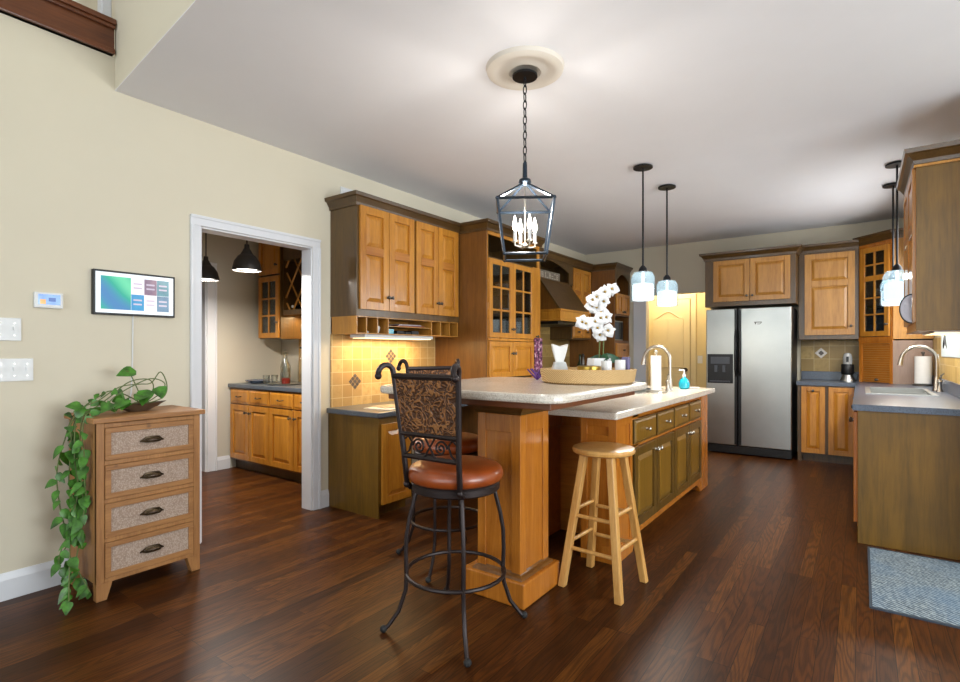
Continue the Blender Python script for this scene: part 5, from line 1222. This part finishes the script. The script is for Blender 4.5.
glass_door(t, F, -5.345, -4.97, 1.385, 2.045, 'maple', 2, 3, .055, (-4.995, 1.55)); panel_door(t, F, -5.345, -4.97, 2.065, 2.48, 'maple', knob_at=(-5.0, 2.16))
t = thing('wine_rack', 'dark wooden lattice wine rack in the bar pantry', 'wine rack', (-4.3, 3.42, 1.6))
g = G(); g.box(-4.95, -3.6, 3.55, 3.575, 1.62, 2.5); g.box(-4.95, -4.93, 3.27, 3.55, 1.62, 2.5); g.box(-4.93, -3.6, 3.27, 3.55, 2.2, 2.5); g.box(-4.93, -3.6, 3.27, 3.55, 1.655, 1.675); g.box(-4.93, -3.6, 3.265, 3.28, 1.625, 1.675); g.build('carcass', 'stain', t)
g = G(); x0, x1, z0, z1 = -4.93, -3.6, 1.676, 2.2; H_ = z1-z0
for i in range(9):
    for s_ in (-1, 1):
        xa = x0-.3+.22*i; xb = xa+.36
        if s_ < 0: xa, xb = xb, xa
        za, zb_ = z0, z1
        lo, hi = x0+.01, x1-.01
        f0 = 0; f1 = 1
        for lim, sg_ in ((lo, 1), (hi, -1)):
            pass
        def clipf(xa, xb):
            t0, t1 = 0, 1; d = xb-xa
            for lim, lower in ((lo, True), (hi, False)):
                tt = (lim-xa)/d
                if (d > 0) == lower: t0 = max(t0, tt)
                else: t1 = min(t1, tt)
            return t0, t1
        t0, t1 = clipf(xa, xb)
        if t1-t0 < .1: continue
        pA = (xa+(xb-xa)*t0, 3.29 if s_ > 0 else 3.302, z0+H_*t0); pB = (xa+(xb-xa)*t1, 3.29 if s_ > 0 else 3.302, z0+H_*t1)
        g.tube([pA, pB], .011, 4)
g.build('lattice', 'maple_light', t)
def bottle(label, x, y, z, mat, r=.037, h=.3, group=None, lab=None, name='wine_bottle'):
    t = thing(name, label, 'bottle', (x, y, z), group)
    G().lathe([(r*.9, 0), (r, .008), (r, h*.55), (r*.8, h*.65), (r*.36, h*.76), (r*.34, h*.97), (r*.4, h)], (x, y, z), 18).build('glass_body', mat, t, True)
    if lab: G().lathe([(r+.001, h*.2), (r+.001, h*.45)], (x, y, z), 18, False).build('paper_label', lab, t, True)
    G().lathe([(r*.4, h*1.0), (r*.42, h*1.05), (r*.2, h*1.06)], (x, y, z), 12).build('cap', 'plastic_black', t, True)
for i in range(5):
    x = -4.83+.16*i; t = thing('wine_bottle', 'dark wine bottle lying on the rack shelf of the bar pantry', 'bottle', (x, 3.42, 1.71), 'wine bottles lying in the rack')
    gT(Matrix.Translation((x, 3.54, 1.7125)) @ Matrix.Rotation(PI/2, 4, 'X')).lathe([(.03, 0), (.0365, .006), (.0365, .12), (.028, .15), (.013, .175), (.013, .222)], (0, 0, 0), 16).build('glass_body', 'bottle', t, True)
    gT(Matrix.Translation((x, 3.316, 1.7125)) @ Matrix.Rotation(PI/2, 4, 'X')).lathe([(.0145, 0), (.0145, .014)], (0, 0, 0), 12).build('cap', 'white', t, True)
for i in range(5):
    x = -4.80+.15*i; t = thing('wine_glass', 'stemmed wine glass hanging upside down under the wine rack', 'wine glass', (x, 3.42, 1.45), 'glasses hanging under the wine rack')
    G().lathe([(.034, 1.6545), (.03, 1.650), (.005, 1.646), (.005, 1.57), (.02, 1.555), (.038, 1.51), (.036, 1.45), (.034, 1.45), (.036, 1.51), (.018, 1.552)], (x, 3.42, 0), 18, False).build('glass_bowl', 'glass', t, True)
for i, (x, z, r) in enumerate(((-5.1, .9005, .125), (-5.1, .912, .13))):
    tag(G().lathe([(r*.6, 0), (r*.65, .003), (r, .016), (r, .02), (r*.6, .010), (.01, .0095)], (-5.25, 3.17, .9005+.0145*i), 28).build('plate', 'blueplate', None, True), ('blue stoneware plate on the pantry counter, lower of two', 'blue stoneware plate on the pantry counter, top of two')[i], 'plate')
def decanter(label, x, y, h, r=.055):
    t = thing('decanter', label, 'decanter', (x, y, .9005))
    G().lathe([(r*.8, 0), (r, .01), (r, h*.5), (r*.5, h*.68), (r*.28, h*.78), (r*.4, h*.84), (r*.36, h*.84), (r*.24, h*.78), (r*.42, h*.67), (r*.9, h*.49), (r*.9, .02)], (x, y, .9005), 18, False).build('glass_body', 'glass', t, True)
    G().lathe([(r*.22, h*.80), (r*.24, h*.85), (r*.5, h*.9), (r*.45, h*.97), (r*.1, h)], (x, y, .9005), 14).build('stopper', 'glass', t, True)
decanter('tall clear decanter on the pantry counter, nearest the plates', -5.10, 3.40, .36)
decanter('clear stoppered decanter beside the slim clear bottle in the pantry', -4.99, 3.33, .33, .05)
bottle('slim clear bottle with dark top on the pantry counter', -4.89, 3.45, .9005, 'glass', .034, .37, None, None, 'spirit_bottle')
bottle('dark bottle with white label near the pantry door jamb', -4.74, 3.45, .9005, 'bottle', .04, .35, None, 'paper')
tag(G().lathe([(.04, 0), (.043, .01), (.043, .055), (.03, .06)], (-4.82, 3.22, .9075), 16).build('liquor_glass', 'red', None, True), 'dark red liquor glass on the silver pantry tray', 'glass')
tag(G().lathe([(.12, 0), (.16, .006), (.165, .012), (.15, .01), (.02, .006)], (-4.80, 3.19, .9005), 32).build('silver_tray', 'steel', None, True), 'round silver tray on the pantry counter', 'tray')
for i, (x, y) in enumerate(((-5.07, 3.25), (-5.03, 3.13))):
    tag(G().lathe([(.03, 0), (.036, .09), (.033, .09), (.027, .008)], (x, y, .9005), 16, False).build('tumbler', 'glass', None, True), ('clear tumbler beside the tall decanter in the pantry', 'clear tumbler nearest the pantry counter edge')[i], 'tumbler')
sh = tag(G().box(-7.46, -7.25, 2.85, 3.3, 1.28, 1.32).build('wall_shelf', 'maple', None), 'small wooden shelf on the slate blue wall beyond the pantry', 'shelf')
